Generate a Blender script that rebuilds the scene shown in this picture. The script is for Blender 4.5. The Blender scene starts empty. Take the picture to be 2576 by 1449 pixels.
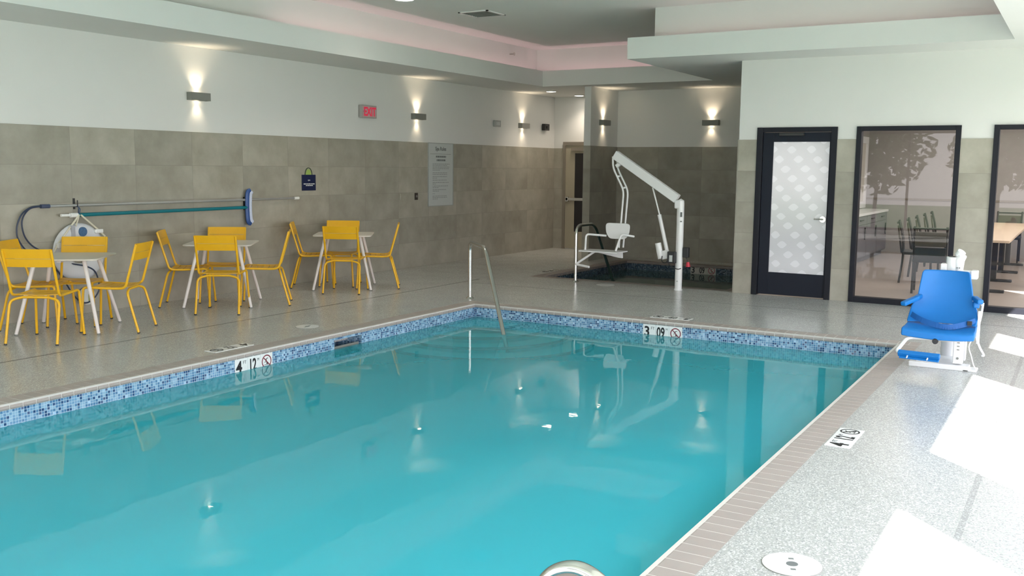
import bpy, bmesh, math, random
from mathutils import Vector, Matrix
random.seed(7)
S = bpy.context.scene
COL = S.collection
R = math.radians
PI = math.pi

# ------------------------------------------------------------------ materials
def new_mat(name):
    m = bpy.data.materials.new(name); m.use_nodes = True
    nt = m.node_tree; b = nt.nodes['Principled BSDF']
    return m, nt, b
def N(nt, t, **k):
    n = nt.nodes.new(t)
    for a, v in k.items():
        if a == 'ins':
            for i, x in v.items(): n.inputs[i].default_value = x
        else: setattr(n, a, v)
    return n
def L(nt, a, b): nt.links.new(a, b)
def math_n(nt, op, a, b=None, c=None):
    n = N(nt, 'ShaderNodeMath', operation=op)
    for i, x in enumerate((a, b, c)):
        if x is None: continue
        if isinstance(x, (int, float)): n.inputs[i].default_value = x
        else: L(nt, x, n.inputs[i])
    return n.outputs[0]
def mixc(nt, f, a, b, mode='MIX'):
    n = N(nt, 'ShaderNodeMix', data_type='RGBA', blend_type=mode)
    for i, x in ((0, f), (6, a), (7, b)):
        if isinstance(x, (int, float)): n.inputs[i].default_value = x
        elif isinstance(x, tuple): n.inputs[i].default_value = (*x, 1) if len(x) == 3 else x
        else: L(nt, x, n.inputs[i])
    return n.outputs[2]
def pos(nt):
    g = N(nt, 'ShaderNodeNewGeometry'); s = N(nt, 'ShaderNodeSeparateXYZ')
    L(nt, g.outputs['Position'], s.inputs[0]); return g.outputs['Position'], s.outputs
def noise(nt, vec, scale, detail=3, rough=.5):
    n = N(nt, 'ShaderNodeTexNoise', ins={'Scale': scale, 'Detail': detail, 'Roughness': rough})
    if vec is not None: L(nt, vec, n.inputs['Vector'])
    return n.outputs['Fac']
def ramp(nt, fac, stops, interp='LINEAR'):
    n = N(nt, 'ShaderNodeValToRGB'); e = n.color_ramp.elements; n.color_ramp.interpolation = interp
    e[0].position, e[0].color = stops[0][0], (*stops[0][1], 1)
    e[1].position, e[1].color = stops[-1][0], (*stops[-1][1], 1)
    for p, c in stops[1:-1]:
        x = e.new(p); x.color = (*c, 1)
    L(nt, fac, n.inputs[0]); return n.outputs[0]
def bump(nt, b, h, strength=.1, dist=.01):
    n = N(nt, 'ShaderNodeBump', ins={'Strength': strength, 'Distance': dist})
    L(nt, h, n.inputs['Height']); L(nt, n.outputs[0], b.inputs['Normal'])
def plain(name, col, rough=.5, metal=0, var=.06, spec=.5, scale=14):
    m, nt, b = new_mat(name)
    P, s = pos(nt)
    f = noise(nt, P, scale)
    c = mixc(nt, f, tuple(x*(1-var) for x in col), tuple(min(1, x*(1+var)) for x in col))
    L(nt, c, b.inputs['Base Color'])
    b.inputs['Roughness'].default_value = rough; b.inputs['Metallic'].default_value = metal
    b.inputs['Specular IOR Level'].default_value = spec
    return m
def emis(name, col, st):
    m, nt, b = new_mat(name)
    b.inputs['Base Color'].default_value = (*col, 1)
    b.inputs['Emission Color'].default_value = (*col, 1); b.inputs['Emission Strength'].default_value = st
    return m

M = {}
M['paint'] = plain('white_paint', (.78, .775, .755), .6, var=.02, scale=3)
M['ceil'] = plain('ceiling_paint', (.80, .81, .78), .8, var=.02, scale=3, spec=.2)
M['soffit'] = plain('soffit_paint', (.78, .785, .765), .75, var=.02, scale=3, spec=.2)
M['yellow'] = plain('yellow_powdercoat', (.86, .47, .012), .34, var=.05)
M['white_metal'] = plain('white_metal', (.80, .80, .80), .3, var=.02)
M['table_white'] = plain('pale_table_finish', (.72, .67, .60), .4, var=.03)
M['table_leg'] = plain('pinkish_white_leg', (.80, .74, .71), .35, var=.03)
M['steel'] = plain('brushed_stainless', (.62, .61, .58), .2, metal=1, var=.05)
M['blue_plastic'] = plain('blue_plastic', (.003, .165, .52), .5, var=.05)
M['blue_belt'] = plain('blue_webbing', (.002, .10, .36), .6, var=.08, scale=120)
M['black'] = plain('black_plastic', (.02, .02, .022), .45)
M['dark_frame'] = plain('dark_frame', (.012, .013, .02), .5, spec=.25)
M['dark_navy'] = plain('navy_enamel', (.008, .014, .06), .4)
M['lamp_grey'] = plain('sconce_grey', (.24, .24, .22), .45)
M['ceramic'] = plain('white_ceramic', (.86, .86, .85), .2, var=.02)
M['ink'] = plain('black_ink', (.006, .006, .008), .5)
M['red_ink'] = plain('dark_red_ink', (.22, .02, .04), .5)
M['teal_pole'] = plain('teal_pole', (.0, .17, .22), .35)
M['bristle'] = plain('pale_bristles', (.62, .68, .85), .8, var=.15, scale=90)
M['brush_blue'] = plain('brush_blue', (.03, .09, .30), .4)
M['rope'] = plain('cream_rope', (.72, .68, .55), .8, var=.1, scale=150)
M['lime'] = plain('lime_green', (.36, .50, .12), .5)
M['sign_white'] = plain('sign_white', (.55, .58, .57), .35, var=.02)
M['sign_grey'] = plain('sign_print', (.17, .18, .18), .6)
M['red_led'] = emis('red_led', (.55, .02, .06), .25)
M['red_cap'] = plain('red_cap', (.6, .03, .06), .4)
M['door_beige'] = plain('beige_door_paint', (.40, .36, .27), .45, var=.03)
M['door_frame'] = plain('taupe_frame', (.24, .21, .17), .5, var=.03)
M['wood_top'] = plain('light_laminate', (.62, .48, .34), .4, var=.04)
M['dark_fabric'] = plain('dark_chair_shell', (.03, .028, .026), .6)
M['olive_panel'] = plain('brown_chair_panel', (.085, .075, .05), .6)
M['cabinet'] = plain('grey_cabinet', (.17, .165, .18), .5, var=.04)
M['counter'] = plain('white_counter', (.75, .75, .75), .3)
M['inner_wall'] = plain('lounge_wallpaper', (.36, .34, .32), .8, var=.06, scale=9)
M['inner_floor'] = plain('lounge_floor', (.36, .31, .275), .4, var=.08, scale=5)
M['leaf'] = plain('leaf_green', (.16, .22, .12), .7, var=.5, scale=6)
M['bark'] = plain('bark', (.22, .19, .16), .9)
M['lawn'] = plain('lawn_green', (.07, .13, .05), .9, var=.3)
M['lens'] = emis('warm_lens', (1, .86, .62), 5)
M['can'] = emis('downlight_lens', (1, .93, .82), 8)
M['pvc'] = plain('pale_disc', (.72, .74, .70), .5)
M['grey_box'] = plain('dark_device', (.02, .018, .018), .5)
M['pale_box'] = plain('pale_device', (.42, .43, .42), .5)
M['vent'] = plain('vent_grey', (.20, .21, .20), .6)

def deck_mat():
    m, nt, b = new_mat('speckled_deck')
    P, s = pos(nt)
    big = noise(nt, P, .6, 2)
    base = mixc(nt, big, (.43, .43, .41), (.50, .50, .485))
    v = N(nt, 'ShaderNodeTexVoronoi', ins={'Scale': 150.}); L(nt, P, v.inputs['Vector'])
    sep = N(nt, 'ShaderNodeSeparateColor'); L(nt, v.outputs['Color'], sep.inputs[0])
    dark = math_n(nt, 'GREATER_THAN', sep.outputs[0], .86)
    lite = math_n(nt, 'GREATER_THAN', sep.outputs[1], .72)
    c = mixc(nt, math_n(nt, 'MULTIPLY', lite, .5), base, (.86, .86, .85))
    c = mixc(nt, math_n(nt, 'MULTIPLY', dark, .5), c, (.22, .24, .25))
    # saw-cut joints in the slab
    def line(co, at, w):
        return math_n(nt, 'LESS_THAN', math_n(nt, 'ABSOLUTE', math_n(nt, 'SUBTRACT', co, at)), w)
    j = math_n(nt, 'MULTIPLY', line(s[0], -7.77, .019), math_n(nt, 'LESS_THAN', s[1], 12.2))
    j = math_n(nt, 'MAXIMUM', j, math_n(nt, 'MULTIPLY', line(s[1], 11.75, .010), math_n(nt, 'GREATER_THAN', s[0], -7.77)))
    j = math_n(nt, 'MAXIMUM', j, math_n(nt, 'MULTIPLY', math_n(nt, 'MULTIPLY', line(s[0], -.40, .016), .4), math_n(nt, 'LESS_THAN', s[1], 11.75)))
    c = mixc(nt, math_n(nt, 'MULTIPLY', j, .75), c, (.14, .14, .15))
    L(nt, c, b.inputs['Base Color'])
    rr = math_n(nt, 'MULTIPLY_ADD', noise(nt, P, 2.3, 3), .16, .15)
    L(nt, rr, b.inputs['Roughness']); b.inputs['Specular IOR Level'].default_value = .5
    bump(nt, b, noise(nt, P, 60, 2), .05, .004)
    return m
M['deck'] = deck_mat()

def tile_mat(axis, off, name, tone=1.0, w=.84, h=.414):
    m, nt, b = new_mat(name)
    P, s = pos(nt)
    u = math_n(nt, 'DIVIDE', math_n(nt, 'SUBTRACT', s[axis], off), w)
    v = math_n(nt, 'DIVIDE', s[2], h)
    fu, fv = math_n(nt, 'FLOOR', u), math_n(nt, 'FLOOR', v)
    cmb = N(nt, 'ShaderNodeCombineXYZ'); L(nt, fu, cmb.inputs[0]); L(nt, fv, cmb.inputs[1])
    wn = N(nt, 'ShaderNodeTexWhiteNoise', noise_dimensions='3D'); L(nt, cmb.outputs[0], wn.inputs[0])
    off3 = N(nt, 'ShaderNodeVectorMath', operation='MULTIPLY_ADD')
    L(nt, wn.outputs['Color'], off3.inputs[0]); off3.inputs[1].default_value = (7, 7, 7); L(nt, P, off3.inputs[2])
    cloud = noise(nt, off3.outputs[0], 2.6, 5, .6)
    c = ramp(nt, cloud, [(.3, tuple(x*tone for x in (.275, .255, .205))), (.52, tuple(x*tone for x in (.335, .315, .262))), (.75, tuple(x*tone for x in (.40, .378, .32)))])
    tn = math_n(nt, 'MULTIPLY_ADD', wn.outputs['Value'], .22, .89)
    mm = N(nt, 'ShaderNodeVectorMath', operation='SCALE'); L(nt, c, mm.inputs[0]); L(nt, tn, mm.inputs['Scale'])
    eu = math_n(nt, 'MULTIPLY', math_n(nt, 'ABSOLUTE', math_n(nt, 'SUBTRACT', u, math_n(nt, 'ROUND', u))), w)
    ev = math_n(nt, 'MULTIPLY', math_n(nt, 'ABSOLUTE', math_n(nt, 'SUBTRACT', v, math_n(nt, 'ROUND', v))), h)
    e = math_n(nt, 'LESS_THAN', math_n(nt, 'MINIMUM', eu, ev), .003)
    c2 = mixc(nt, math_n(nt, 'MULTIPLY', e, .5), mm.outputs[0], (.20*tone, .19*tone, .16*tone))
    L(nt, c2, b.inputs['Base Color']); b.inputs['Roughness'].default_value = .42
    return m
M['tile_l'] = tile_mat(1, 6.72, 'wall_tile_left', 1.15)
M['tile_b'] = tile_mat(0, -9.6, 'wall_tile_back', 1.1)
M['tile_r'] = tile_mat(0, -4.07, 'wall_tile_right', 1.1, w=3.1)
M['tile_a'] = tile_mat(0, -7.70, 'wall_tile_alcove', .95)
M['tile_ay'] = tile_mat(1, 12.9, 'wall_tile_alcove_side', .95)
M['tile_ry'] = tile_mat(1, 12.9, 'wall_tile_pier_side', 1.0, w=3.1)

def mosaic_mat(name, dark=1.0):
    m, nt, b = new_mat(name)
    P, s = pos(nt); p = .0222
    xy = math_n(nt, 'ADD', s[0], s[1])
    u = math_n(nt, 'DIVIDE', xy, p); v = math_n(nt, 'DIVIDE', s[2], p)
    cmb = N(nt, 'ShaderNodeCombineXYZ'); L(nt, math_n(nt, 'FLOOR', u), cmb.inputs[0]); L(nt, math_n(nt, 'FLOOR', v), cmb.inputs[1])
    wn = N(nt, 'ShaderNodeTexWhiteNoise', noise_dimensions='3D'); L(nt, cmb.outputs[0], wn.inputs[0])
    d = dark
    c = ramp(nt, wn.outputs['Value'], [(0, (.03*d, .08*d, .20*d)), (.18, (.09*d, .22*d, .40*d)), (.45, (.17*d, .33*d, .52*d)), (.72, (.27*d, .44*d, .60*d)), (.95, (.36*d, .55*d, .74*d))], 'CONSTANT')
    eu = math_n(nt, 'ABSOLUTE', math_n(nt, 'SUBTRACT', u, math_n(nt, 'ROUND', u)))
    ev = math_n(nt, 'ABSOLUTE', math_n(nt, 'SUBTRACT', v, math_n(nt, 'ROUND', v)))
    e = math_n(nt, 'LESS_THAN', math_n(nt, 'MINIMUM', eu, ev), .07)
    c = mixc(nt, e, c, (.50*d, .64*d, .74*d))
    L(nt, c, b.inputs['Base Color'])
    L(nt, math_n(nt, 'MULTIPLY_ADD', wn.outputs['Value'], .25, .08), b.inputs['Roughness'])
    # each little tile sits at a slightly different tilt, so they glint
    g = N(nt, 'ShaderNodeNewGeometry')
    sub = N(nt, 'ShaderNodeVectorMath', operation='SUBTRACT'); L(nt, wn.outputs['Color'], sub.inputs[0]); sub.inputs[1].default_value = (.5, .5, .5)
    sc = N(nt, 'ShaderNodeVectorMath', operation='SCALE'); L(nt, sub.outputs[0], sc.inputs[0]); sc.inputs['Scale'].default_value = .22
    ad = N(nt, 'ShaderNodeVectorMath', operation='ADD'); L(nt, sc.outputs[0], ad.inputs[0]); L(nt, g.outputs['Normal'], ad.inputs[1])
    nn = N(nt, 'ShaderNodeVectorMath', operation='NORMALIZE'); L(nt, ad.outputs[0], nn.inputs[0]); L(nt, nn.outputs[0], b.inputs['Normal'])
    return m
M['mosaic'] = mosaic_mat('blue_glass_mosaic')
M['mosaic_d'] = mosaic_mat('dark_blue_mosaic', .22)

def brick_mat(name, col):
    m, nt, b = new_mat(name)
    P, s = pos(nt)
    v = N(nt, 'ShaderNodeTexVoronoi', ins={'Scale': 8.}); L(nt, P, v.inputs['Vector'])
    f = noise(nt, P, 4, 3)
    c = mixc(nt, f, tuple(x*.88 for x in col), tuple(x*1.1 for x in col))
    c = mixc(nt, noise(nt, P, 90, 2), c, (.48, .40, .37), 'MIX') if False else c
    c = mixc(nt, math_n(nt, 'MULTIPLY', noise(nt, P, 17, 3), .35), c, (.46, .31, .27))
    L(nt, c, b.inputs['Base Color']); b.inputs['Roughness'].default_value = .5
    bump(nt, b, noise(nt, P, 70, 3), .2, .003)
    return m
M['brick'] = brick_mat('coping_brick', (.39, .355, .33))
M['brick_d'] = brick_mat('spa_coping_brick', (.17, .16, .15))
M['grout'] = plain('coping_grout', (.66, .62, .58), .8)

def plaster_mat(name, col):
    m, nt, b = new_mat(name)
    P, s = pos(nt)
    c = mixc(nt, noise(nt, P, 1.2, 3), tuple(x*.93 for x in col), tuple(min(1, x*1.05) for x in col))
    L(nt, c, b.inputs['Base Color']); b.inputs['Roughness'].default_value = .8
    return m
M['plaster'] = plaster_mat('pool_plaster', (.11, .84, .99))
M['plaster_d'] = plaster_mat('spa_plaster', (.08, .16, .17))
M['nosing'] = plain('dark_step_nosing', (.004, .03, .045), .6)

def water_mat(name, tint, body, milk, ripple=.035):
    m = bpy.data.materials.new(name); m.use_nodes = True
    nt = m.node_tree; nt.nodes.clear()
    out = N(nt, 'ShaderNodeOutputMaterial')
    P, s = pos(nt)
    tr = N(nt, 'ShaderNodeBsdfTransparent'); tr.inputs[0].default_value = (*tint, 1)
    df = N(nt, 'ShaderNodeBsdfDiffuse')
    L(nt, mixc(nt, noise(nt, P, .35, 2), tuple(x*.94 for x in body), tuple(x*1.05 for x in body)), df.inputs[0])
    mx = N(nt, 'ShaderNodeMixShader'); mx.inputs[0].default_value = milk
    L(nt, tr.outputs[0], mx.inputs[1]); L(nt, df.outputs[0], mx.inputs[2])
    gl = N(nt, 'ShaderNodeBsdfGlossy', ins={'Roughness': .015})
    bp = N(nt, 'ShaderNodeBump', ins={'Strength': ripple, 'Distance': .05})
    mp = N(nt, 'ShaderNodeMapping'); mp.inputs['Scale'].default_value = (1, 1, 1); L(nt, P, mp.inputs[0])
    h = math_n(nt, 'ADD', noise(nt, mp.outputs[0], 1.7, 2), math_n(nt, 'MULTIPLY', noise(nt, mp.outputs[0], 8, 2), .12))
    L(nt, h, bp.inputs['Height']); L(nt, bp.outputs[0], gl.inputs['Normal'])
    fr = N(nt, 'ShaderNodeFresnel', ins={'IOR': 1.33}); L(nt, bp.outputs[0], fr.inputs['Normal'])
    m2 = N(nt, 'ShaderNodeMixShader'); L(nt, fr.outputs[0], m2.inputs[0])
    L(nt, mx.outputs[0], m2.inputs[1]); L(nt, gl.outputs[0], m2.inputs[2])
    L(nt, m2.outputs[0], out.inputs[0])
    return m
M['water'] = water_mat('pool_water', (.88, .98, .99), (.09, .80, .98), .46)
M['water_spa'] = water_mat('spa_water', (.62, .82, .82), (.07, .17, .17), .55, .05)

def glass_mat():
    m = bpy.data.materials.new('window_glass'); m.use_nodes = True
    nt = m.node_tree; nt.nodes.clear()
    out = N(nt, 'ShaderNodeOutputMaterial')
    tr = N(nt, 'ShaderNodeBsdfTransparent'); tr.inputs[0].default_value = (.86, .86, .87, 1)
    gl = N(nt, 'ShaderNodeBsdfGlossy', ins={'Roughness': .01})
    fr = N(nt, 'ShaderNodeFresnel', ins={'IOR': 1.38})
    f = math_n(nt, 'MULTIPLY', fr.outputs[0], 1.0)
    mx = N(nt, 'ShaderNodeMixShader'); L(nt, f, mx.inputs[0]); L(nt, tr.outputs[0], mx.inputs[1]); L(nt, gl.outputs[0], mx.inputs[2])
    L(nt, mx.outputs[0], out.inputs[0]); return m
M['glass'] = glass_mat()

def frosted_mat():
    """milky film with rows of leaf shaped lozenges"""
    m, nt, b = new_mat('patterned_frosted_film')
    P, s = pos(nt)
    wob = math_n(nt, 'MULTIPLY', math_n(nt, 'SUBTRACT', noise(nt, P, 3.0, 2), .5), .05)
    u = math_n(nt, 'DIVIDE', math_n(nt, 'ADD', math_n(nt, 'SUBTRACT', s[0], -3.604), wob), .25)
    v = math_n(nt, 'DIVIDE', math_n(nt, 'ADD', s[2], wob), .125)
    row = math_n(nt, 'FLOOR', v)
    u2 = math_n(nt, 'ADD', u, math_n(nt, 'MULTIPLY', row, .37))
    fu = math_n(nt, 'ABSOLUTE', math_n(nt, 'SUBTRACT', math_n(nt, 'FRACT', u2), .5))
    fv = math_n(nt, 'ABSOLUTE', math_n(nt, 'SUBTRACT', math_n(nt, 'FRACT', v), .5))
    w = math_n(nt, 'MULTIPLY', math_n(nt, 'COSINE', math_n(nt, 'MULTIPLY', fu, 2*PI)), .5)
    lf = math_n(nt, 'LESS_THAN', fv, math_n(nt, 'MULTIPLY_ADD', w, .70, .02))
    c = mixc(nt, lf, (.43, .43, .445), (.53, .53, .55))
    L(nt, c, b.inputs['Base Color']); b.inputs['Roughness'].default_value = .12
    b.inputs['Specular IOR Level'].default_value = .8
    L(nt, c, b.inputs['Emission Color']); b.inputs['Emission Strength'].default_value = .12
    return m
M['frosted'] = frosted_mat()

# ------------------------------------------------------------------ geometry helpers
class MB:
    def __init__(s): s.bm = bmesh.new()
    def box(s, lo, hi, mat=None):
        x0, y0, z0 = lo; x1, y1, z1 = hi
        vs = [s.bm.verts.new(Vector(p)) for p in ((x0,y0,z0),(x1,y0,z0),(x1,y1,z0),(x0,y1,z0),(x0,y0,z1),(x1,y0,z1),(x1,y1,z1),(x0,y1,z1))]
        if mat is not None:
            for v in vs: v.co = mat @ v.co
        for f in ((0,3,2,1),(4,5,6,7),(0,1,5,4),(1,2,6,5),(2,3,7,6),(3,0,4,7)): s.bm.faces.new([vs[i] for i in f])
        return s
    def bar(s, a, b, w, h, up=(0,0,1)):
        a, b = Vector(a), Vector(b); d = (b-a); ln = d.length; d.normalize(); up = Vector(up)
        r = d.cross(up).normalized(); u = r.cross(d)
        m = Matrix((( r.x, d.x, u.x, a.x),(r.y, d.y, u.y, a.y),(r.z, d.z, u.z, a.z),(0,0,0,1)))
        return s.box((-w/2, 0, -h/2), (w/2, ln, h/2), m)
    def tube(s, pts, r, n=10, closed=False, cap=True, sq=None):
        P = [Vector(p) for p in pts]; k = len(P); rings = []
        rs = r if isinstance(r, (list, tuple)) else [r]*k
        prev = None
        for i, p in enumerate(P):
            if closed: t = (P[(i+1) % k]-P[i-1])
            else: t = P[min(i+1, k-1)]-P[max(i-1, 0)]
            t.normalize()
            if prev is None:
                a = Vector((0,0,1)) if abs(t.z) < .9 else Vector((1,0,0))
                u = t.cross(a).normalized()
            else: u = (prev - t*prev.dot(t)).normalized()
            prev = u; v = t.cross(u)
            rings.append([s.bm.verts.new(p+(u*math.cos(2*PI*j/n)+v*math.sin(2*PI*j/n)*(sq or 1))*rs[i]) for j in range(n)])
        for i in range(k if closed else k-1):
            A, B = rings[i], rings[(i+1) % k]
            for j in range(n): s.bm.faces.new((A[j], A[(j+1) % n], B[(j+1) % n], B[j]))
        if cap and not closed:
            s.bm.faces.new(list(reversed(rings[0]))); s.bm.faces.new(rings[-1])
        return s
    def cyl(s, a, b, r, n=16, r2=None): return s.tube([a, b], [r, r if r2 is None else r2], n)
    def prism(s, poly, z0, z1, mat=None):
        lo = [s.bm.verts.new(Vector((x, y, z0))) for x, y in poly]; hi = [s.bm.verts.new(Vector((x, y, z1))) for x, y in poly]
        if mat is not None:
            for v in lo+hi: v.co = mat @ v.co
        n = len(poly)
        s.bm.faces.new(list(reversed(lo))); s.bm.faces.new(hi)
        for i in range(n): s.bm.faces.new((lo[i], lo[(i+1) % n], hi[(i+1) % n], hi[i]))
        return s
    def quad(s, *p):
        s.bm.faces.new([s.bm.verts.new(Vector(q)) for q in p]); return s
    def build(s, name, mat, parent=None, bevel=0, smooth=False, seg=2, solid=0, sub=0):
        bmesh.ops.recalc_face_normals(s.bm, faces=s.bm.faces[:]) if s.bm.faces else None
        me = bpy.data.meshes.new(name); s.bm.to_mesh(me); s.bm.free()
        mats = mat if isinstance(mat, list) else [mat]
        for x in mats: me.materials.append(x)
        if smooth:
            for p in me.polygons: p.use_smooth = True
            try: me.set_sharp_from_angle(angle=R(40))
            except Exception: pass
        o = bpy.data.objects.new(name, me); COL.objects.link(o)
        if parent is not None: o.parent = parent
        if sub:
            d = o.modifiers.new('sub', 'SUBSURF'); d.levels = sub; d.render_levels = sub
        if solid:
            d = o.modifiers.new('solid', 'SOLIDIFY'); d.thickness = solid
        if bevel:
            b = o.modifiers.new('bevel', 'BEVEL'); b.width = bevel; b.segments = seg; b.limit_method = 'ANGLE'; b.angle_limit = R(40)
        return o
def tag(o, label=None, cat=None, group=None, kind=None):
    if label: o['label'] = label
    if cat: o['category'] = cat
    if group: o['group'] = group
    if kind: o['kind'] = kind
    return o
def empty(name, loc=(0,0,0), rz=0, label=None, cat=None, group=None, mat=None):
    o = bpy.data.objects.new(name, None); COL.objects.link(o); o.empty_display_size = .1
    if mat is not None: o.matrix_world = mat
    else: o.location = loc; o.rotation_euler = (0, 0, rz)
    return tag(o, label, cat, group)
KIDS = {}
def children(o): return [c for c in bpy.data.objects if c.parent == o]
def copy_tree(o, parent=None):
    c = o.copy(); COL.objects.link(c)
    if parent is not None: c.parent = parent
    for ch in children(o): copy_tree(ch, c)
    return c
def struct(o, label=None, cat=None):
    o['kind'] = 'structure'
    if label: o['label'] = label
    if cat: o['category'] = cat
    return o
def bend(pts, r=.08, n=6):
    """round the corners of a polyline"""
    P = [Vector(p) for p in pts]; out = [P[0]]
    for i in range(1, len(P)-1):
        a, b, c = P[i-1], P[i], P[i+1]
        d1, d2 = (a-b), (c-b); rr = min(r, d1.length*.48, d2.length*.48)
        p, q = b+d1.normalized()*rr, b+d2.normalized()*rr
        for k in range(n+1):
            t = k/n; out.append(p*(1-t)**2+b*2*t*(1-t)+q*t*t)
    return out+[P[-1]]
def smooth_path(pts, n=6, closed=False):
    P = [Vector(p) for p in pts]; out = []; k = len(P)
    rng = range(k if closed else k-1)
    for i in rng:
        p0, p1, p2, p3 = (P[(i-1) % k], P[i], P[(i+1) % k], P[(i+2) % k]) if closed else (P[max(i-1,0)], P[i], P[i+1], P[min(i+2,k-1)])
        for j in range(n):
            t = j/n
            out.append(.5*((2*p1)+(p2-p0)*t+(2*p0-5*p1+4*p2-p3)*t*t+(3*p1-p0-3*p2+p3)*t**3))
    if not closed: out.append(P[-1])
    return out
def frame(o, r, u):
    """matrix whose local x runs along r, local y along u, local z out of the face"""
    r, u = Vector(r).normalized(), Vector(u).normalized(); w = r.cross(u)
    return Matrix(((r.x,u.x,w.x,o[0]),(r.y,u.y,w.y,o[1]),(r.z,u.z,w.z,o[2]),(0,0,0,1)))
def text_obj(items, name, mat, parent, depth=.0012, z=0, bold=0):
    """items: (string, x, y, height, x squeeze, align)"""
    bm = bmesh.new()
    for st, x, y, h, sx, al in items:
        cu = bpy.data.curves.new('t', 'FONT'); cu.body = st; cu.size = h/.70; cu.extrude = depth/2; cu.offset = bold
        cu.align_x = al; cu.resolution_u = 3
        ob = bpy.data.objects.new('t', cu)
        me = bpy.data.meshes.new_from_object(ob)
        k = len(bm.verts); bm.from_mesh(me); bm.verts.ensure_lookup_table()
        for v in bm.verts[k:]: v.co = Vector((v.co.x*sx+x, v.co.y+y, v.co.z+z+depth/2))
        bpy.data.objects.remove(ob); bpy.data.curves.remove(cu); bpy.data.meshes.remove(me)
    me = bpy.data.meshes.new(name); bm.to_mesh(me); bm.free(); me.materials.append(mat)
    o = bpy.data.objects.new(name, me); COL.objects.link(o); o.parent = parent
    return o

# ------------------------------------------------------------------ layout (metres, camera above the origin)
XW, XR = -9.60, 1.30           # left wall, window wall
YN, YB = -1.30, 17.93          # near wall, far wall
YG = 12.86                     # wall with the glazed lounge
PX0, PX1, PY0, PY1 = -6.40, -1.48, 1.0, 9.95      # pool
SX0, SX1, SY0, SY1 = -7.16, -4.25, 13.12, 16.25   # spa
CW = .19
ZS, ZF, ZC = 3.11, 3.385, 3.79
ZT = 2.07
AX0, AX1, AY = -7.70, -4.07, 16.90
WZ = -.16

def cells(name, xs, ys, z, t, skip, mat):
    """slab with openings: grid cells whose centre is in no skipped rectangle"""
    b = MB(); bm = b.bm; V = {}
    def v(x, y, zz):
        k = (x, y, zz)
        if k not in V: V[k] = bm.verts.new(k)
        return V[k]
    def solid(i, j):
        if i < 0 or j < 0 or i >= len(xs)-1 or j >= len(ys)-1: return False
        cx, cy = (xs[i]+xs[i+1])/2, (ys[j]+ys[j+1])/2
        return not any(a <= cx <= c and d <= cy <= e for a, c, d, e in skip)
    for i in range(len(xs)-1):
        for j in range(len(ys)-1):
            if not solid(i, j): continue
            x0, x1, y0, y1 = xs[i], xs[i+1], ys[j], ys[j+1]; z0 = z-t
            bm.faces.new((v(x0,y0,z), v(x1,y0,z), v(x1,y1,z), v(x0,y1,z)))
            bm.faces.new((v(x0,y1,z0), v(x1,y1,z0), v(x1,y0,z0), v(x0,y0,z0)))
            if not solid(i-1, j): bm.faces.new((v(x0,y1,z), v(x0,y1,z0), v(x0,y0,z0), v(x0,y0,z)))
            if not solid(i+1, j): bm.faces.new((v(x1,y0,z), v(x1,y0,z0), v(x1,y1,z0), v(x1,y1,z)))
            if not solid(i, j-1): bm.faces.new((v(x0,y0,z), v(x0,y0,z0), v(x1,y0,z0), v(x1,y0,z)))
            if not solid(i, j+1): bm.faces.new((v(x1,y1,z), v(x1,y1,z0), v(x0,y1,z0), v(x0,y1,z)))
    return b.build(name, mat)

# floor with the two basins left open (coping bricks fill their own strip)
px0, px1, py0, py1 = PX0-CW, PX1+CW, PY0-CW, PY1+CW
sx0, sx1, sy0, sy1 = SX0-CW, SX1+CW, SY0-CW, SY1+CW
struct(cells('floor', sorted({XW, px0, px1, sx0, sx1, AX1, XR}), sorted({YN, py0, py1, sy0, sy1, YG, YB}), 0, .14,
      [(px0, px1, py0, py1), (sx0, sx1, sy0, sy1), (AX1, XR, YG, YB)], M['deck']), 'glossy speckled pale grey pool deck')

# basins
def basin(name, x0, x1, y0, y1, depth, mat, label, cut=None):
    b = MB(); b.box((x0-.10, y0-.10, -depth-.1), (x1+.10, y1+.10, -depth))
    b.box((x0-.10, y0-.10, -depth), (x0, y1+.10, -.30)); b.box((x1, y0-.10, -depth), (x1+.10, y1+.10, -.30))
    b.box((x0, y0-.10, -depth), (x1, y0, -.30)); b.box((x0, y1, -depth), (x1, y1+.10, -.30))
    return struct(b.build(name, mat), label)
basin('trim_1', PX0, PX1, PY0, PY1, 1.25, M['plaster'], 'pool basin walls and bottom of pale blue plaster')
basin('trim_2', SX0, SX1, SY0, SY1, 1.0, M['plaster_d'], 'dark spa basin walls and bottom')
SK0, SK1 = 7.34, 7.77          # skimmer mouth in the left pool wall
b = MB()
b.box((PX0-.10, PY0-.1, -.30), (PX0, SK0, -.045)); b.box((PX0-.10, SK1, -.30), (PX0, PY1+.1, -.045))
b.box((PX0-.10, SK0, -.30), (PX0, SK1, -.24)); b.box((PX0-.10, SK0, -.07), (PX0, SK1, -.045))
b.box((PX1, PY0-.1, -.30), (PX1+.10, PY1+.1, -.045)); b.box((PX0, PY1, -.30), (PX1, PY1+.10, -.045)); b.box((PX0, PY0-.1, -.30), (PX1, PY0, -.045))
struct(b.build('trim_3', M['mosaic']), 'blue glass mosaic waterline band around the pool')
b = MB()
b.box((SX0-.10, SY0-.1, -.30), (SX0, SY1+.1, -.045)); b.box((SX1, SY0-.1, -.30), (SX1+.10, SY1+.1, -.045))
b.box((SX0, SY1, -.30), (SX1, SY1+.10, -.045)); b.box((SX0, SY0-.1, -.30), (SX1, SY0, -.045))
struct(b.build('trim_4', M['mosaic_d']), 'dark blue mosaic waterline band around the spa')

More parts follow.
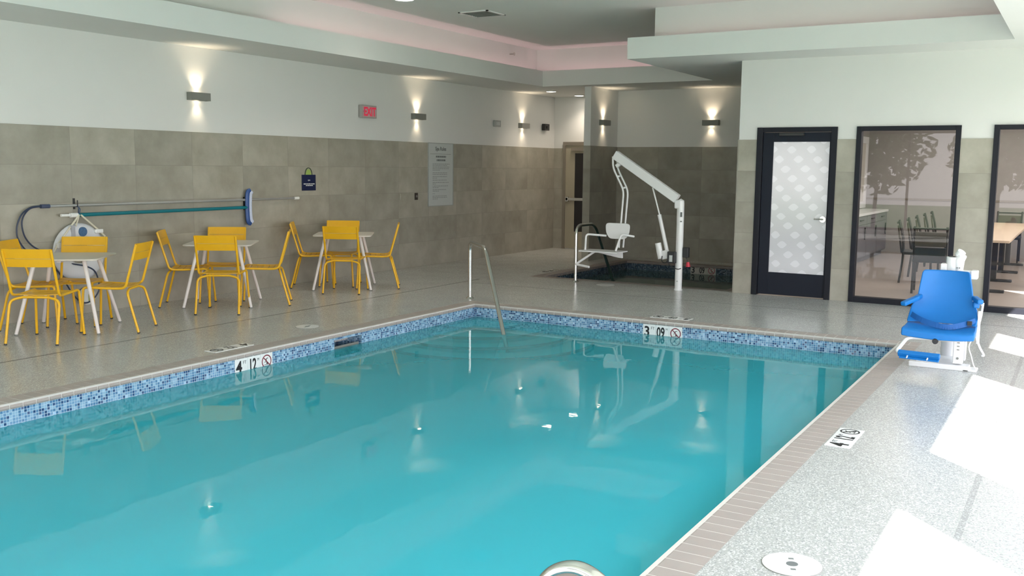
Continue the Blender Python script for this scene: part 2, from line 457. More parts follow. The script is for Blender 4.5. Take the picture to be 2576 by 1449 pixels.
# skimmer mouth box
sk = empty('pool_skimmer', (PX0, (SK0+SK1)/2, -.15), 0, 'rectangular skimmer mouth in the mosaic band below the left coping', 'skimmer')
w = (SK1-SK0)/2
b = MB(); b.box((-.42, -w, -.09), (-.40, w, .08)); b.box((-.42, -w, -.11), (-.10, w, -.09)); b.box((-.42, -w, .08), (-.10, w, .10))
b.box((-.42, -w-.02, -.11), (-.10, -w, .10)); b.box((-.42, w, -.11), (-.10, w+.02, .10)); b.build('throat', M['mosaic'], sk)
MB().box((-.05, -w+.01, -.085), (-.035, w-.01, .005)).build('weir_flap', M['lamp_grey'], sk)

# coping: individual bull-nosed bricks
def coping(name, x0, x1, y0, y1, mat, label):
    b = MB(); prof = [(0, -.05), (0, 0), (CW-.028, 0), (CW-.010, -.006), (CW+.004, -.024), (CW+.004, -.040), (CW-.006, -.05)]
    prof = [(0, -.05), (0, 0), (CW-.022, 0), (CW-.004, -.004), (CW+.010, -.018), (CW+.012, -.034), (CW+.004, -.046)]
    def run(o, d, inn, ln):
        n = max(1, round(ln/.1)); st = ln/n; g = .0045
        o, d, inn = Vector(o), Vector(d), Vector(inn)
        for i in range(n):
            a, c = o+d*(i*st+g), o+d*((i+1)*st-g)
            A = [b.bm.verts.new(a+inn*u+Vector((0,0,z))) for u, z in prof]; C = [b.bm.verts.new(c+inn*u+Vector((0,0,z))) for u, z in prof]
            k = len(prof)
            b.bm.faces.new(A); b.bm.faces.new(list(reversed(C)))
            for q in range(k): b.bm.faces.new((A[q], C[q], C[(q+1) % k], A[(q+1) % k]))
        return o, d, inn, ln
    runs = [((x0-CW, y0, 0), (0,1,0), (1,0,0), y1-y0), ((x1+CW, y0, 0), (0,1,0), (-1,0,0), y1-y0),
            ((x0-CW, y1+CW, 0), (1,0,0), (0,-1,0), x1-x0+2*CW), ((x0-CW, y0-CW, 0), (1,0,0), (0,1,0), x1-x0+2*CW)]
    for r in runs: run(*r)
    o = b.build(name, mat)
    g = MB(); e = .0012
    for (x, y, z), d, inn, ln in runs:
        p0 = (x, y); p1 = (x+d[0]*ln+inn[0]*(CW+.006), y+d[1]*ln+inn[1]*(CW+.006))
        g.box((min(p0[0], p1[0]), min(p0[1], p1[1]), -.044), (max(p0[0], p1[0]), max(p0[1], p1[1]), -e))
    g.build('grout', M['grout'] if mat is M['brick'] else M['brick_d'], o)
    return struct(o, label)
coping('trim_5', PX0, PX1, PY0, PY1, M['brick'], 'grey brown bull-nosed brick coping around the pool')
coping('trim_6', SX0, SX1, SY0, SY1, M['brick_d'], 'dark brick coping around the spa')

# water
def water(name, x0, x1, y0, y1, mat, label):
    return tag(MB().quad((x0, y0, WZ), (x1, y0, WZ), (x1, y1, WZ), (x0, y1, WZ)).build(name, mat), label, 'water', kind='stuff')
water('pool_water', PX0, PX1, PY0, PY1, M['water'], 'still turquoise water filling the large pool')
water('spa_water', SX0, SX1, SY0, SY1, M['water_spa'], 'dark still water in the small spa in the alcove')

# corner steps in the pool: four fanned treads with dark nosings
st = empty('pool_steps', (PX0, PY1, 0), 0, 'four curved underwater entry steps with dark nosing lines in the far pool corner', 'steps')
for k, (wd, zt) in enumerate(((.67, -.195), (.99, -.24), (1.30, -.29), (1.63, -.335))):
    dg = wd*1.145
    a = (dg*dg-wd*wd)/(2*math.sqrt(2)*dg-2*wd); rad = dg-math.sqrt(2)*a
    t0 = math.atan2(-(wd-a), -a) ; t1 = math.atan2(a, wd-a)
    n = 40; arc = []
    for i in range(n+1):
        t = t0+(t1-t0)*i/n
        arc.append((a+rad*math.cos(t), -a+rad*math.sin(t)))
    arc[0] = (0, arc[0][1]); arc[-1] = (arc[-1][0], 0)
    lo = -1.25 if k == 3 else (-.24, -.29, -.335)[k]-.01
    b = MB(); b.prism([(0, 0)]+arc, lo, zt-.001*0); b.build('step', M['plaster'], st)
    b = MB(); b.tube([(x, y, zt+.003) for x, y in arc], .017, 6); b.build('nosing', M['nosing'], st)

# ------------------------------------------------------------------ walls
def wall(name, lo, hi, mat, label, tile=None):
    o = MB().box(lo, hi).build(name, mat); struct(o, label)
    return o
T = .012
wl = wall('wall_left', (XW-.2, YN, 0), (XW, YB, ZC), M['paint'], 'long white painted wall above stone tile')
MB().box((XW, YN, 0), (XW+T, YB, ZT)).build('tile_cladding', M['tile_l'], wl)
wb = wall('wall_back', (XW, YB, 0), (-7.84, YB+.2, ZC), M['paint'], 'shaded far wall with the exit door')
b = MB(); b.box((XW+T, YB-T, 0), (-9.37, YB, ZT)).build('tile_cladding', M['tile_b'], wb)
wp = wall('wall_partition', (-7.83, 15.75, 0), (AX0, YB, ZC), M['paint'], 'short white and tiled partition left of the spa alcove')
b = MB(); b.box((-7.83, 15.75-T, 0), (AX0+T, 15.75, ZT)); b.build('tile_cladding', M['tile_ry'], wp)
b = MB(); b.box((AX0, 15.75, 0), (AX0+T, AY, ZT)); b.build('tile_cladding', M['tile_ay'], wp)
wa = wall('wall_alcove', (AX0, AY, 0), (AX1, AY+.2, ZC), M['paint'], 'alcove wall behind the spa')
MB().box((AX0+T, AY-T, 0), (AX1, AY, ZT)).build('tile_cladding', M['tile_a'], wa)
wd = wall('wall_return', (AX1, YG+.14, 0), (AX1+.1, AY+.2, ZC), M['paint'], 'return wall right of the spa alcove')
MB().box((AX1-T, YG, 0), (AX1, AY-T, ZT)).build('tile_cladding', M['tile_ay'], wd)
# glazed wall: openings for the door and two windows
DX0, DX1, W10, W11, W20, W21, DZ = -3.82, -2.785, -2.55, -1.345, -.99, .60, 2.228
b = MB(); b.box((AX1, YG, DZ), (XR, YG+.14, ZC))
for x0, x1 in ((AX1, DX0), (DX1, W10), (W11, W20), (W21, XR)): b.box((x0, YG, 0), (x1, YG+.14, DZ))
wr = struct(b.build('wall_right', M['paint']), 'white and tiled wall with black framed door and windows')
b = MB()
for x0, x1 in ((AX1-T, DX0), (DX1, W10), (W11, W20), (W21, XR)): b.box((x0, YG-T, 0), (x1, YG, ZT))
b.build('tile_cladding', M['tile_r'], wr)

# window wall on the right, out of frame: it lets the sun in
wins = [(.1, 2.94), (3.94, 6.69), (7.98, 9.12), (10.4, 12.4)]
WH = 2.55
b = MB(); b.box((XR, YN, WH), (XR+.12, YG, ZC)); ys = [YN]+[v for w_ in wins for v in w_]+[YG]
for i in range(0, len(ys), 2): b.box((XR, ys[i], 0), (XR+.12, ys[i+1], WH))
b.build('wall_window_side', M['paint'])['kind'] = 'structure'
for i, (y0, y1) in enumerate(wins):
    b = MB()
    b.box((XR+.02, y0, 0), (XR+.08, y0+.05, WH)); b.box((XR+.02, y1-.05, 0), (XR+.08, y1, WH)); b.box((XR+.02, y0, WH-.05), (XR+.08, y1, WH)); b.box((XR+.02, y0, 0), (XR+.08, y1, .06))
    if i < 2: b.box((XR+.04, (y0+y1)/2-.008, 0), (XR+.06, (y0+y1)/2+.008, WH))
    struct(b.build('window_%d' % (i+3), M['dark_frame']), 'outside window frame')
# near wall behind the camera with tall windows
nw = [(-8.6, -5.9), (-5.4, -2.7), (-2.2, .6)]
b = MB(); b.box((XW, YN-.15, 2.7), (XR, YN, ZC)); xs = [XW]+[v for w_ in nw for v in w_]+[XR]
for i in range(0, len(xs), 2): b.box((xs[i], YN-.15, 0), (xs[i+1], YN, 2.7))
for x0, x1 in nw: b.box((x0, YN-.15, 0), (x1, YN, .12))
b.build('wall_near', M['paint'])['kind'] = 'structure'
for i, (x0, x1) in enumerate(nw):
    b = MB()
    for u in (x0, (x0+x1)/2-.03, x1-.06): b.box((u, YN-.10, .12), (u+.06, YN-.04, 2.7))
    b.box((x0, YN-.1, .12), (x1, YN-.04, .18)); b.box((x0, YN-.1, 2.64), (x1, YN-.04, 2.7))
    struct(b.build('window_%d' % (i+7), M['dark_frame']), 'near window frame')

# ------------------------------------------------------------------ ceilings
XS, YF, XC, YC_, XRR, YT0 = -8.52, 15.44, -5.36, 12.02, -.79, .6
tray = [(XS, XC, YT0, YF), (XC, XRR, YT0, YC_)]
struct(cells('ceiling_soffit', sorted({XW, XS, XC, XRR, XR}), sorted({YN, YT0, YC_, YG, YF, YB}), ZS+.05, .05, tray, M['soffit']), 'lower soffit ceiling around the raised tray')
struct(MB().box((XW, YN, ZC), (XR, YB, ZC+.1)).build('ceiling', M['ceil']), 'raised grey tray ceiling')
F = .04
LOOP = [(XS, YT0), (XS, YF), (XC, YF), (XC, YC_), (XRR, YC_), (XRR, YT0)]
def ring(off0, off1, z0, z1):
    """vertical band following the tray outline, offset outward by off0..off1, mitred corners"""
    def off(d):
        n = len(LOOP); out = []
        for i in range(n):
            a, b_, c = Vector(LOOP[i-1]), Vector(LOOP[i]), Vector(LOOP[(i+1) % n])
            d1, d2 = (b_-a).normalized(), (c-b_).normalized()
            n1, n2 = Vector((-d1.y, d1.x)), Vector((-d2.y, d2.x))
            out.append(b_+(n1+n2)*d)
        return out
    A, B_ = off(off0), off(off1); b = MB(); n = len(A)
    V = [[b.bm.verts.new((p.x, p.y, z)) for p in q_] for q_ in (A, B_) for z in (z0, z1)]
    A0, A1, B0, B1 = V
    for i in range(n):
        k = (i+1) % n
        for f in ((A0[i], A0[k], A1[k], A1[i]), (B0[k], B0[i], B1[i], B1[k]), (A1[i], A1[k], B1[k], B1[i]), (A0[k], A0[i], B0[i], B0[k])): b.bm.faces.new(f)
    return b
struct(ring(0, F, ZS+.05, ZF).build('trim_7', M['soffit']), 'white fascia edge of the ceiling tray')
b = ring(.27, .27+F, ZS+.05, ZC)
struct(b.build('trim_8', M['soffit']), 'upper wall of the ceiling tray behind the light cove')

# ------------------------------------------------------------------ doors and windows of the glazed wall
d = empty('door_1', (DX0, YG, 0), 0); struct(d, 'dark navy door with a tall patterned frosted pane and round lever')
W = DX1-DX0; y0, y1 = -.03, .10
b = MB(); b.box((0, y0, 0), (.075, y1, DZ)); b.box((W-.075, y0, 0), (W, y1, DZ)); b.box((.075, y0, DZ-.06), (W-.075, y1, DZ)); b.build('door_frame', M['dark_frame'], d, bevel=.004)
g0, g1, h0, h1 = .216, .961-.02, .315, 2.04
b = MB(); b.box((.08, .0, .015), (g0, .05, DZ-.065)); b.box((g1, .0, .015), (W-.08, .05, DZ-.065)); b.box((g0, .0, .015), (g1, .05, h0)); b.box((g0, .0, h1), (g1, .05, DZ-.065)); lf = b.build('door_leaf', M['dark_navy'] if False else plain('navy_door_paint', (.010, .013, .024), .5, spec=.25), d, bevel=.003)
MB().box((g0, .018, h0), (g1, .028, h1)).build('frosted_pane', M['frosted'], d)
b = MB(); b.box((.30, -.055, 2.115), (.62, -.0, 2.155)); b.build('door_closer', M['black'], d, bevel=.006)
hx = .965-.055
hd = MB(); hd.cyl((W-.135, .0, 1.043), (W-.135, -.018, 1.043), .040, 24); hd.tube(bend([(W-.135, -.018, 1.043), (W-.135, -.06, 1.043), (W-.235, -.065, 1.046)], .02), .010, 8)
hd.build('door_handle', M['steel'], d, smooth=True)
for i, (x0, x1) in enumerate(((W10, W11), (W20, W21))):
    wn = empty('window_%d' % (i+1), (x0, YG, 0), 0); struct(wn, 'black framed full height fixed window into the lounge')
    W = x1-x0; b = MB(); f = .06
    b.box((0, -.03, 0), (f, .10, DZ)); b.box((W-f, -.03, 0), (W, .10, DZ)); b.box((f, -.03, DZ-.055), (W-f, .10, DZ)); b.box((f, -.03, 0), (W-f, .10, .07)); b.build('window_frame', M['dark_frame'], wn, bevel=.003)
    MB().box((f, .03, .07), (W-f, .038, DZ-.055)).build('window_pane', M['glass'], wn)
# far exit door
d = empty('door_2', (-9.37, YB, 0), 0); struct(d, 'beige exit door with narrow dark glass and push bar in the far corner')
b = MB(); b.box((0, -.04, 0), (.06, .0, 2.2)); b.box((.96, -.04, 0), (1.02, .0, 2.2)); b.box((.06, -.04, 2.13), (.96, .0, 2.2)); b.build('door_frame', M['door_frame'], d)
b = MB(); b.box((.06, -.02, .01), (.27, .0, 2.13)); b.box((.76, -.02, .01), (.96, .0, 2.13)); b.box((.27, -.02, .01), (.76, .0, .36)); b.box((.27, -.02, 1.97), (.76, .0, 2.13)); b.build('door_leaf', M['door_beige'], d)
MB().box((.27, -.012, .36), (.76, -.004, 1.97)).build('glass_pane', plain('dark_door_glass', (.015, .012, .012), .15), d)
b = MB(); b.box((.10, -.09, 1.0), (.92, -.06, 1.06)); b.box((.09, -.09, .98), (.15, -.02, 1.08)); b.build('push_bar', M['steel'], d, bevel=.006)
MB().box((.20, -.07, 2.02), (.55, -.02, 2.08)).build('door_closer', M['door_frame'], d)

# ------------------------------------------------------------------ lounge behind the glass
LX0, LX1, LY0, LY1, LZ = -3.97, 3.2, YG+.14, 21.3, 2.75
struct(MB().box((LX0-.09, YG, -.14), (LX1, LY1, 0)).build('floor_lounge', M['inner_floor']), 'warm grey lounge floor behind the glass')
struct(MB().box((LX0-.1, LY1, 0), (LX1, LY1+.1, LZ)).build('wall_lounge_back', M['inner_wall']), 'grey brown lounge back wall')
struct(MB().box((LX0-.1, AY+.2, 0), (LX0, LY1, LZ)).box((LX0-.001, LY0, 0), (LX0+.02, AY+.2, LZ)).build('wall_lounge_left', M['inner_wall']), 'lounge side wall')
struct(MB().box((LX1, LY0, 0), (LX1+.1, LY1, LZ)).build('wall_lounge_right', M['inner_wall']), 'lounge right wall')
struct(MB().box((LX0-.1, LY0, LZ), (LX1, LY1, LZ+.1)).build('ceiling_lounge', M['ceil']), 'lounge ceiling')
struct(MB().box((LX0, LY1-.015, 1.08), (LX1, LY1, 1.12)).build('trim_9', M['door_frame']), 'thin rail along the lounge back wall')
struct(MB().box((LX0+.02, LY0+.6, 0), (LX0+.035, LY1, .10)).build('baseboard_left', M['counter']), 'white lounge baseboard')
# counter
ct = empty('counter_cabinet', (-3.93, 15.6, 0), 0, 'grey base cabinet run with a white worktop along the lounge side wall', 'cabinet')
n = 5; ln = 5.2/n
MB().box((0, 0, 0), (.40, 5.2, .09)).box((0, 0, .09), (.46, 5.2, .86)).build('carcass', M['cabinet'], ct)
MB().box((0, -.02, .86), (.50, 5.2, .905)).build('worktop', M['counter'], ct, bevel=.004)
for i in range(n):
    dr = MB().box((.461, i*ln+.01, .70), (.478, (i+1)*ln-.01, .85)).build('drawer', M['cabinet'], ct, bevel=.002)
    MB().box((.48, i*ln+ln/2-.14, .775), (.50, i*ln+ln/2+.14, .79)).build('handle', M['black'], dr)
    dr = MB().box((.461, i*ln+.01, .11), (.478, (i+1)*ln-.01, .69)).build('cabinet_door', M['cabinet'], ct, bevel=.002)
    MB().box((.48, i*ln+ln*.8, .42), (.50, i*ln+ln*.8+.018, .64)).build('handle', M['black'], dr)
# white framed panel on the side wall
b = MB(); pn = empty('framed_panel', (-3.95, 19.9, 0), 0, 'tall white framed panel hung on the lounge side wall above the counter', 'panel')
b.box((0, 0, .92), (.05, .12, 2.35)); b.box((0, .88, .92), (.05, 1.0, 2.35)); b.box((0, .12, 2.22), (.05, .88, 2.35)); b.box((0, .12, .92), (.05, .88, 1.05)); b.build('frame', M['counter'], pn)
MB().box((0, .12, 1.05), (.02, .88, 2.22)).build('panel_face', plain('pale_panel_face', (.55, .52, .46), .5), pn)
# dining chairs in the lounge
def lounge_chair():
    t = empty('lounge_chair', (0,0,0))
    for sx in (-1, 1):
        MB().tube([(sx*.20, .20, 0), (sx*.20, .19, .44)], .014, 8).build('leg', M['dark_fabric'], t)
        MB().tube(smooth_path([(sx*.20, -.24, 0), (sx*.20, -.20, .44), (sx*.205, -.22, .70), (sx*.205, -.28, .93)]), .016, 8).build('back_post', M['dark_fabric'], t)
    MB().box((-.22, -.22, .43), (.22, .22, .48)).build('seat', M['dark_fabric'], t, bevel=.015)
    m = Matrix.Translation((0, -.235, .52)) @ Matrix.Rotation(R(9), 4, 'X')
    MB().box((-.195, -.012, .14), (.195, .012, .34), m).build('backrest', M['olive_panel'], t, bevel=.006)
    MB().box((-.20, -.012, -.07), (.20, .012, .125), m).build('lower_panel', M['dark_fabric'], t, bevel=.006)
    MB().box((-.225, -.014, .375), (.225, .014, .40), m).build('top_rail', M['dark_fabric'], t, bevel=.004)
    return t
lc0 = lounge_chair(); lc0['category'] = 'chair'; lc0['group'] = 'dark chairs in the lounge'
spots = [((-1.80, 14.46), 4, 'dark lounge chair with brown back panel seen from behind through the glass'),
         ((-2.14, 15.7), -82, 'nearest dark chair in the receding row in the lounge'),
         ((-2.15, 16.65), -82, 'second dark chair of the receding row in the lounge'),
         ((-2.16, 17.6), -82, 'third dark chair of the receding row in the lounge'),
         ((-2.17, 18.6), -82, 'fourth dark chair of the receding row in the lounge'),
         ((-2.18, 19.6), -82, 'farthest dark chair of the receding row in the lounge'),
         ((-1.22, 20.35), 180, 'dark lounge chair at the far end of the laminate table'),
         ((-.45, 19.2), 90, 'dark lounge chair right of the far end of the laminate table'),
         ((-.42, 16.1), 90, 'dark lounge chair right of the near end of the laminate table')]
for i, ((x, y), a, lb) in enumerate(spots):
    c = lc0 if i == 0 else copy_tree(lc0)
    c.location = (x, y, 0); c.rotation_euler = (0, 0, R(a)); c['label'] = lb; c['category'] = 'chair'; c['group'] = 'dark chairs in the lounge'
tb = empty('lounge_table', (-1.15, 17.3, 0), 0, 'long light laminate table with dark T-feet behind the right window', 'table')
MB().box((-.30, -2.6, .715), (.30, 2.6, .75)).build('tabletop', M['wood_top'], tb, bevel=.005)
for y in (-2.3, -.75, .75, 2.3):
    MB().box((-.04, y-.04, .04), (.04, y+.04, .715)).build('leg', M['black'], tb)
    MB().box((-.26, y-.04, 0), (.26, y+.04, .04)).build('foot', M['black'], tb, bevel=.01)

# ------------------------------------------------------------------ yellow chairs
def make_chair():
    t = empty('patio_chair', (0,0,0)); r = .0125
    # local: rear feet on y = 0, front towards +y
    for sx in (-1, 1):
        g_ = MB().tube(bend([(sx*.205, .52, .452), (sx*.212, .545, .44), (sx*.235, .575, 0)], .03), r, 10).build('leg', M['yellow'], t, smooth=True)
        MB().cyl((sx*.235, .575, 0), (sx*.2345, .5745, .012), .0145, 10).build('foot_cap', M['black'], g_)
    for sx in (-1, 1):
        g_ = MB().tube(bend([(sx*.240, 0, 0), (sx*.232, .105, .405), (sx*.12, .125, .432)], .055), r, 10).build('leg', M['yellow'], t, smooth=True)
        MB().cyl((sx*.240, 0, -.0), (sx*.2395, .003, .012), .0145, 10).build('foot_cap', M['black'], g_)
    b = MB()
    for sx in (-1, 1):
        b.tube(bend([(sx*.224, .0, .885), (sx*.222, .125, .45), (sx*.205, .22, .442), (sx*.205, .52, .452)], .05), r, 10)
    b.tube([(-.12, .125, .432), (.12, .125, .432)], r, 10); b.tube([(-.205, .48, .445), (.205, .48, .445)], r*.8, 8)
    b.build('frame', M['yellow'], t, smooth=True)
    b = MB(); n = 6; y0, y1 = .115, .53
    def zs(y): u = (y-y0)/(y1-y0); return .462-.014*math.sin(PI*min(1, u*1.1))+(.0 if u < .9 else -(u-.9)*.12)
    for k in range(n):
        a = y0+(y1-y0)*k/n+.004; c = y0+(y1-y0)*(k+1)/n-.004
        for i in range(6):
            xa, xb = -.212+.424*i/6, -.212+.424*(i+1)/6
            def dz(x): return -.010*(1-(x/.212)**2)
            P = [(xa, a), (xb, a), (xb, c), (xa, c)]
            lo = [b.bm.verts.new((x, y, zs(y)+dz(x)-.003)) for x, y in P]; hi = [b.bm.verts.new((x, y, zs(y)+dz(x)+.003)) for x, y in P]
            b.bm.faces.new(hi); b.bm.faces.new(lo[::-1])
            for q in range(4): b.bm.faces.new((lo[q], lo[(q+1) % 4], hi[(q+1) % 4], hi[q]))
    b.build('seat', M['yellow'], t)
    b = MB()
    def by(z): return .125-(z-.45)/(.885-.45)*.125
    for z0, z1 in ((.722, .7985), (.802, .892)):
        n = 10
        for i in range(n):
            xa, xb = -.232+.464*i/n, -.232+.464*(i+1)/n
            cy = lambda x: -.018*(1-(x/.232)**2)
            V = []
            for off in (-.004, .004):
                V.append([b.bm.verts.new((x, by(z)+cy(x)+off+.008, z)) for x, z in ((xa, z0), (xb, z0), (xb, z1), (xa, z1))])
            b.bm.faces.new(V[0]); b.bm.faces.new(V[1][::-1])
            for q in range(4): b.bm.faces.new((V[0][q], V[0][(q+1) % 4], V[1][(q+1) % 4], V[1][q]))
    bmesh.ops.remove_doubles(b.bm, verts=b.bm.verts[:], dist=.0001)
    b.build('backrest', M['yellow'], t)
    return t
ch0 = make_chair()
CH = [(-8.286, 5.315, 120, 'yellow metal chair nearest the pool at the leftmost table, its back to the water'),
      (-8.13, 6.485, 211, 'yellow metal chair right of the leftmost table, seen from the side'),
      (-9.22, 6.59, -52, 'yellow metal chair against the wall below the white life ring'),
      (-9.37, 5.80, 33, 'yellow metal chair left of the leftmost table, cut off by the picture edge'),
      (-8.276, 7.535, 123, 'yellow metal chair nearest the pool at the middle table, its back to the water'),
      (-8.28, 8.71, 221, 'yellow metal chair right of the middle table, facing left'),
      (-9.30, 8.67, -54, 'yellow metal chair against the wall behind the middle table'),
      (-9.40, 7.73, 40, 'yellow metal chair left of the middle table, facing right'),
      (-8.30, 9.66, 117, 'yellow metal chair nearest the pool at the farthest table, its back to the water'),
      (-8.17, 10.74, 217, 'yellow metal chair right of the farthest table, facing left'),
      (-9.15, 10.72, -60, 'yellow metal chair against the wall behind the farthest table'),
      (-9.40, 9.93, 38, 'yellow metal chair left of the farthest table, facing right')]
for i, (x, y, a, lb) in enumerate(CH):
    c = ch0 if i == 0 else copy_tree(ch0)
    c.location = (x, y, 0); c.rotation_euler = (0, 0, R(a-90)); tag(c, lb, 'chair', 'yellow metal chairs round the poolside tables')

# ------------------------------------------------------------------ cafe tables
def make_table():
    t = empty('cafe_table', (0,0,0)); s, r = .39, .07; poly = []
    for cx, cy, a0 in ((s-r, s-r, 0), (-s+r, s-r, 90), (-s+r, -s+r, 180), (s-r, -s+r, 270)):
        for k in range(7): a = R(a0+15*k); poly.append((cx+r*math.cos(a), cy+r*math.sin(a)))
    MB().prism(poly, .728, .745).build('tabletop', M['table_white'], t, bevel=.005)
    b = MB(); b.box((-.25, -.02, .700), (.25, .02, .728)); b.box((-.02, -.25, .700), (.02, .25, .728)); b.build('under_frame', M['table_leg'], t)
    for sx, sy in ((-1,-1), (1,-1), (1,1), (-1,1)):
        l = MB().tube([(sx*.23, sy*.23, .728), (sx*.385, sy*.385, .010)], [.021, .017], 12).build('leg', M['table_leg'], t, smooth=True)
        MB().cyl((sx*.385, sy*.385, .012), (sx*.386, sy*.386, 0), .018, 12).build('foot_cap', M['lamp_grey'], l)
    return t
tb0 = make_table()
TB = [(-8.82, 6.09, 38, 'pale square cafe table at the left, standing before the life ring'),
      (-8.90, 8.21, 37, 'pale square cafe table in the middle of the three along the wall'),
      (-8.76, 10.28, 35, 'pale square cafe table nearest the tall rules sign')]
for i, (x, y, a, lb) in enumerate(TB):
    c = tb0 if i == 0 else copy_tree(tb0)
    c.location = (x, y, 0); c.rotation_euler = (0, 0, R(a)); tag(c, lb, 'table', 'pale cafe tables along the wall')

# ------------------------------------------------------------------ rescue gear on the left wall
wx = XW+T
hk = empty('pole_hook', (wx, 6.735, 1.2), 0, 'dark wall hook with strap holding the poles and the life ring ropes', 'hook')
b = MB(); b.box((0, -.012, -.03), (.006, .012, .09)); b.tube(bend([(.003, 0, .0), (.065, 0, .0), (.065, 0, .07)], .02), .006, 8); b.build('bracket', M['black'], hk)
MB().tube(smooth_path([(.06, .0, .0), (.075, .02, -.03), (.07, .0, -.11), (.05, .02, -.02)]), .005, 6).build('strap', plain('blue_strap', (.02, .06, .16), .7), hk)
h2 = empty('pole_hook', (wx, 9.24, 1.2), 0, 'small wall hook behind the brush head carrying the poles', 'hook')
MB().box((0, -.012, -.12), (.006, .012, .05)).tube(bend([(.003, 0, -.11), (.075, 0, -.11), (.075, 0, -.07)], .02), .006, 8).tube(bend([(.003, 0, -.02), (.06, 0, -.02), (.06, 0, .02)], .02), .006, 8).build('bracket', M['black'], h2)
lp = empty('life_hook_pole', (wx+.045, 6.36, 1.214), 0, 'long silver rescue pole on the wall ending in a dark blue loop', 'rescue pole')
MB().cyl((0, 0, 0), (0, 3.82, .0), .016, 14).build('pole', plain('satin_aluminium', (.50, .51, .51), .35, metal=.6), lp, smooth=True)
MB().cyl((0, 3.78, .0), (0, 3.87, .0), .021, 14).build('end_cap', M['ceramic'], lp)
MB().cyl((0, -.05, 0), (0, .05, 0), .022, 14).build('collar', plain('slate_collar', (.06, .08, .15), .5), lp)
Y = lambda y, z, x=.0: (x, y-6.36, z-1.214)
loop = [Y(6.33, 1.214), Y(6.22, 1.212), Y(6.136, 1.175), Y(6.08, 1.12), Y(6.04, 1.04), Y(6.027, .96), Y(6.04, .88), Y(6.11, .77), Y(6.22, .70), Y(6.43, .535, .01), Y(6.50, .46, .01), Y(6.66, .20, .02), Y(6.80, .13, .03),
        Y(6.93, .25, .05), Y(6.90, .45, .06), Y(6.78, .54, .06), Y(6.55, .60, .04), Y(6.30, .733, .02), Y(6.19, .80, .01), Y(6.124, .884), Y(6.093, .973), Y(6.09, 1.064), Y(6.126, 1.14), Y(6.20, 1.20)]
MB().tube(smooth_path(loop, 5, True), .0085, 8, closed=True).build('loop', plain('dark_slate_tube', (.03, .045, .09), .4), lp, smooth=True)
tp = empty('brush_pole', (wx+.06, 6.72, 1.108), 0, 'teal pole hung level on the wall with a wide blue wall brush at its end', 'pool brush')
MB().cyl((0, 0, 0), (0, 2.52, .006), .021, 14).build('pole', M['teal_pole'], tp, smooth=True)
MB().cyl((0, -.19, .002), (0, -.07, .0), .016, 12).cyl((0, -.08, 0), (0, .01, 0), .026, 12).build('grip', M['ceramic'], tp, smooth=True)
bh = MB().tube(smooth_path([(0, 2.58, .225), (0, 2.535, .19), (0, 2.525, .0), (0, 2.535, -.17), (0, 2.58, -.205)]), .022, 10, sq=1.6).build('brush_head', M['brush_blue'], tp, smooth=True)
MB().tube(smooth_path([(0, 2.60, .215), (0, 2.575, .17), (0, 2.565, .0), (0, 2.575, -.15), (0, 2.60, -.195)]), .024, 10, sq=1.5).build('bristles', M['bristle'], bh, smooth=True)
# life ring
lr = empty('life_ring', (wx+.055, 6.735, .70), 0, 'white life ring with grab ropes and a round blue emblem, hung from the wall hook', 'life ring')
n = 48; b = MB(); rings = []
for i in range(n):
    a = 2*PI*i/n; rr = []
    for j in range(14):
        q = 2*PI*j/14; rad = .222+.098*math.cos(q)
        rr.append(b.bm.verts.new((.05*math.sin(q), rad*math.cos(a), rad*math.sin(a))))
    rings.append(rr)
for i in range(n):
    for j in range(14): b.bm.faces.new((rings[i][j], rings[(i+1) % n][j], rings[(i+1) % n][(j+1) % 14], rings[i][(j+1) % 14]))
b.build('ring', plain('ring_white', (.70, .71, .74), .5, var=.03), lr, smooth=True)
MB().cyl((.04, .02, .225), (.056, .02, .225), .052, 24).build('emblem', plain('emblem_blue', (.05, .13, .26), .5, var=.5, scale=60), lr)
MB().box((.03, -.12, .14), (.056, -.075, .30)).build('band', plain('band_grey', (.42, .43, .47), .6), lr)
b = MB(); b.tube([(.03, 0, .41), (.045, -.29, .10), (.05, -.36, -.02)], .010, 8); b.tube([(.03, .02, .41), (.045, .24, .22), (.05, .30, .16)], .010, 8); b.tube([(.03, .0, .41), (.05, -.06, .29)], .008, 6)
b.build('ropes', M['rope'], lr)
MB().box((.02, -.30, .06), (.07, -.22, .12)).build('rope_clip', M['ceramic'], lr, bevel=.01); MB().box((.02, .17, .20), (.07, .27, .245)).build('rope_clip', M['ceramic'], lr, bevel=.01)
fd = empty('float_disc', (wx+.04, 6.82, .20), 0, 'small pale disc with a yellow-green patch hanging low by the wall under the left table', 'disc')
MB().cyl((-.02, 0, 0), (.02, 0, 0), .10, 28).build('disc', M['pvc'], fd, bevel=.01)
MB().box((.021, .0, -.06), (.024, .07, .02)).build('patch', plain('yellow_green_patch', (.45, .46, .16), .6), fd)

# ------------------------------------------------------------------ signs and devices on the left wall
def wall_frame(y, z): return frame((wx, y, z), (0, 1, 0), (0, 0, 1))
sg = empty('rules_sign', label='tall white rules sign with small grey print, top edge at the tile line', cat='sign', mat=wall_frame(13.42, 1.01))
MB().box((0, 0, 0), (.73, 1.05, .008)).build('board', M['sign_white'], sg)
fr_ = MB(); fr_.box((-.012, -.012, 0), (0, 1.062, .014)); fr_.box((.73, -.012, 0), (.742, 1.062, .014)); fr_.box((0, -.012, 0), (.73, 0, .014)); fr_.box((0, 1.05, 0), (.73, 1.062, .014)); fr_.build('frame', plain('sign_edge', (.36, .38, .37), .4), sg)
text_obj([('Spa Rules', .365, .935, .062, .95, 'CENTER')], 'title', M['sign_grey'], sg, z=.008, bold=.002)
MB().box((.05, .872, .008), (.67, .877, .0095)).build('divider_line', M['sign_grey'], sg)
b = MB()
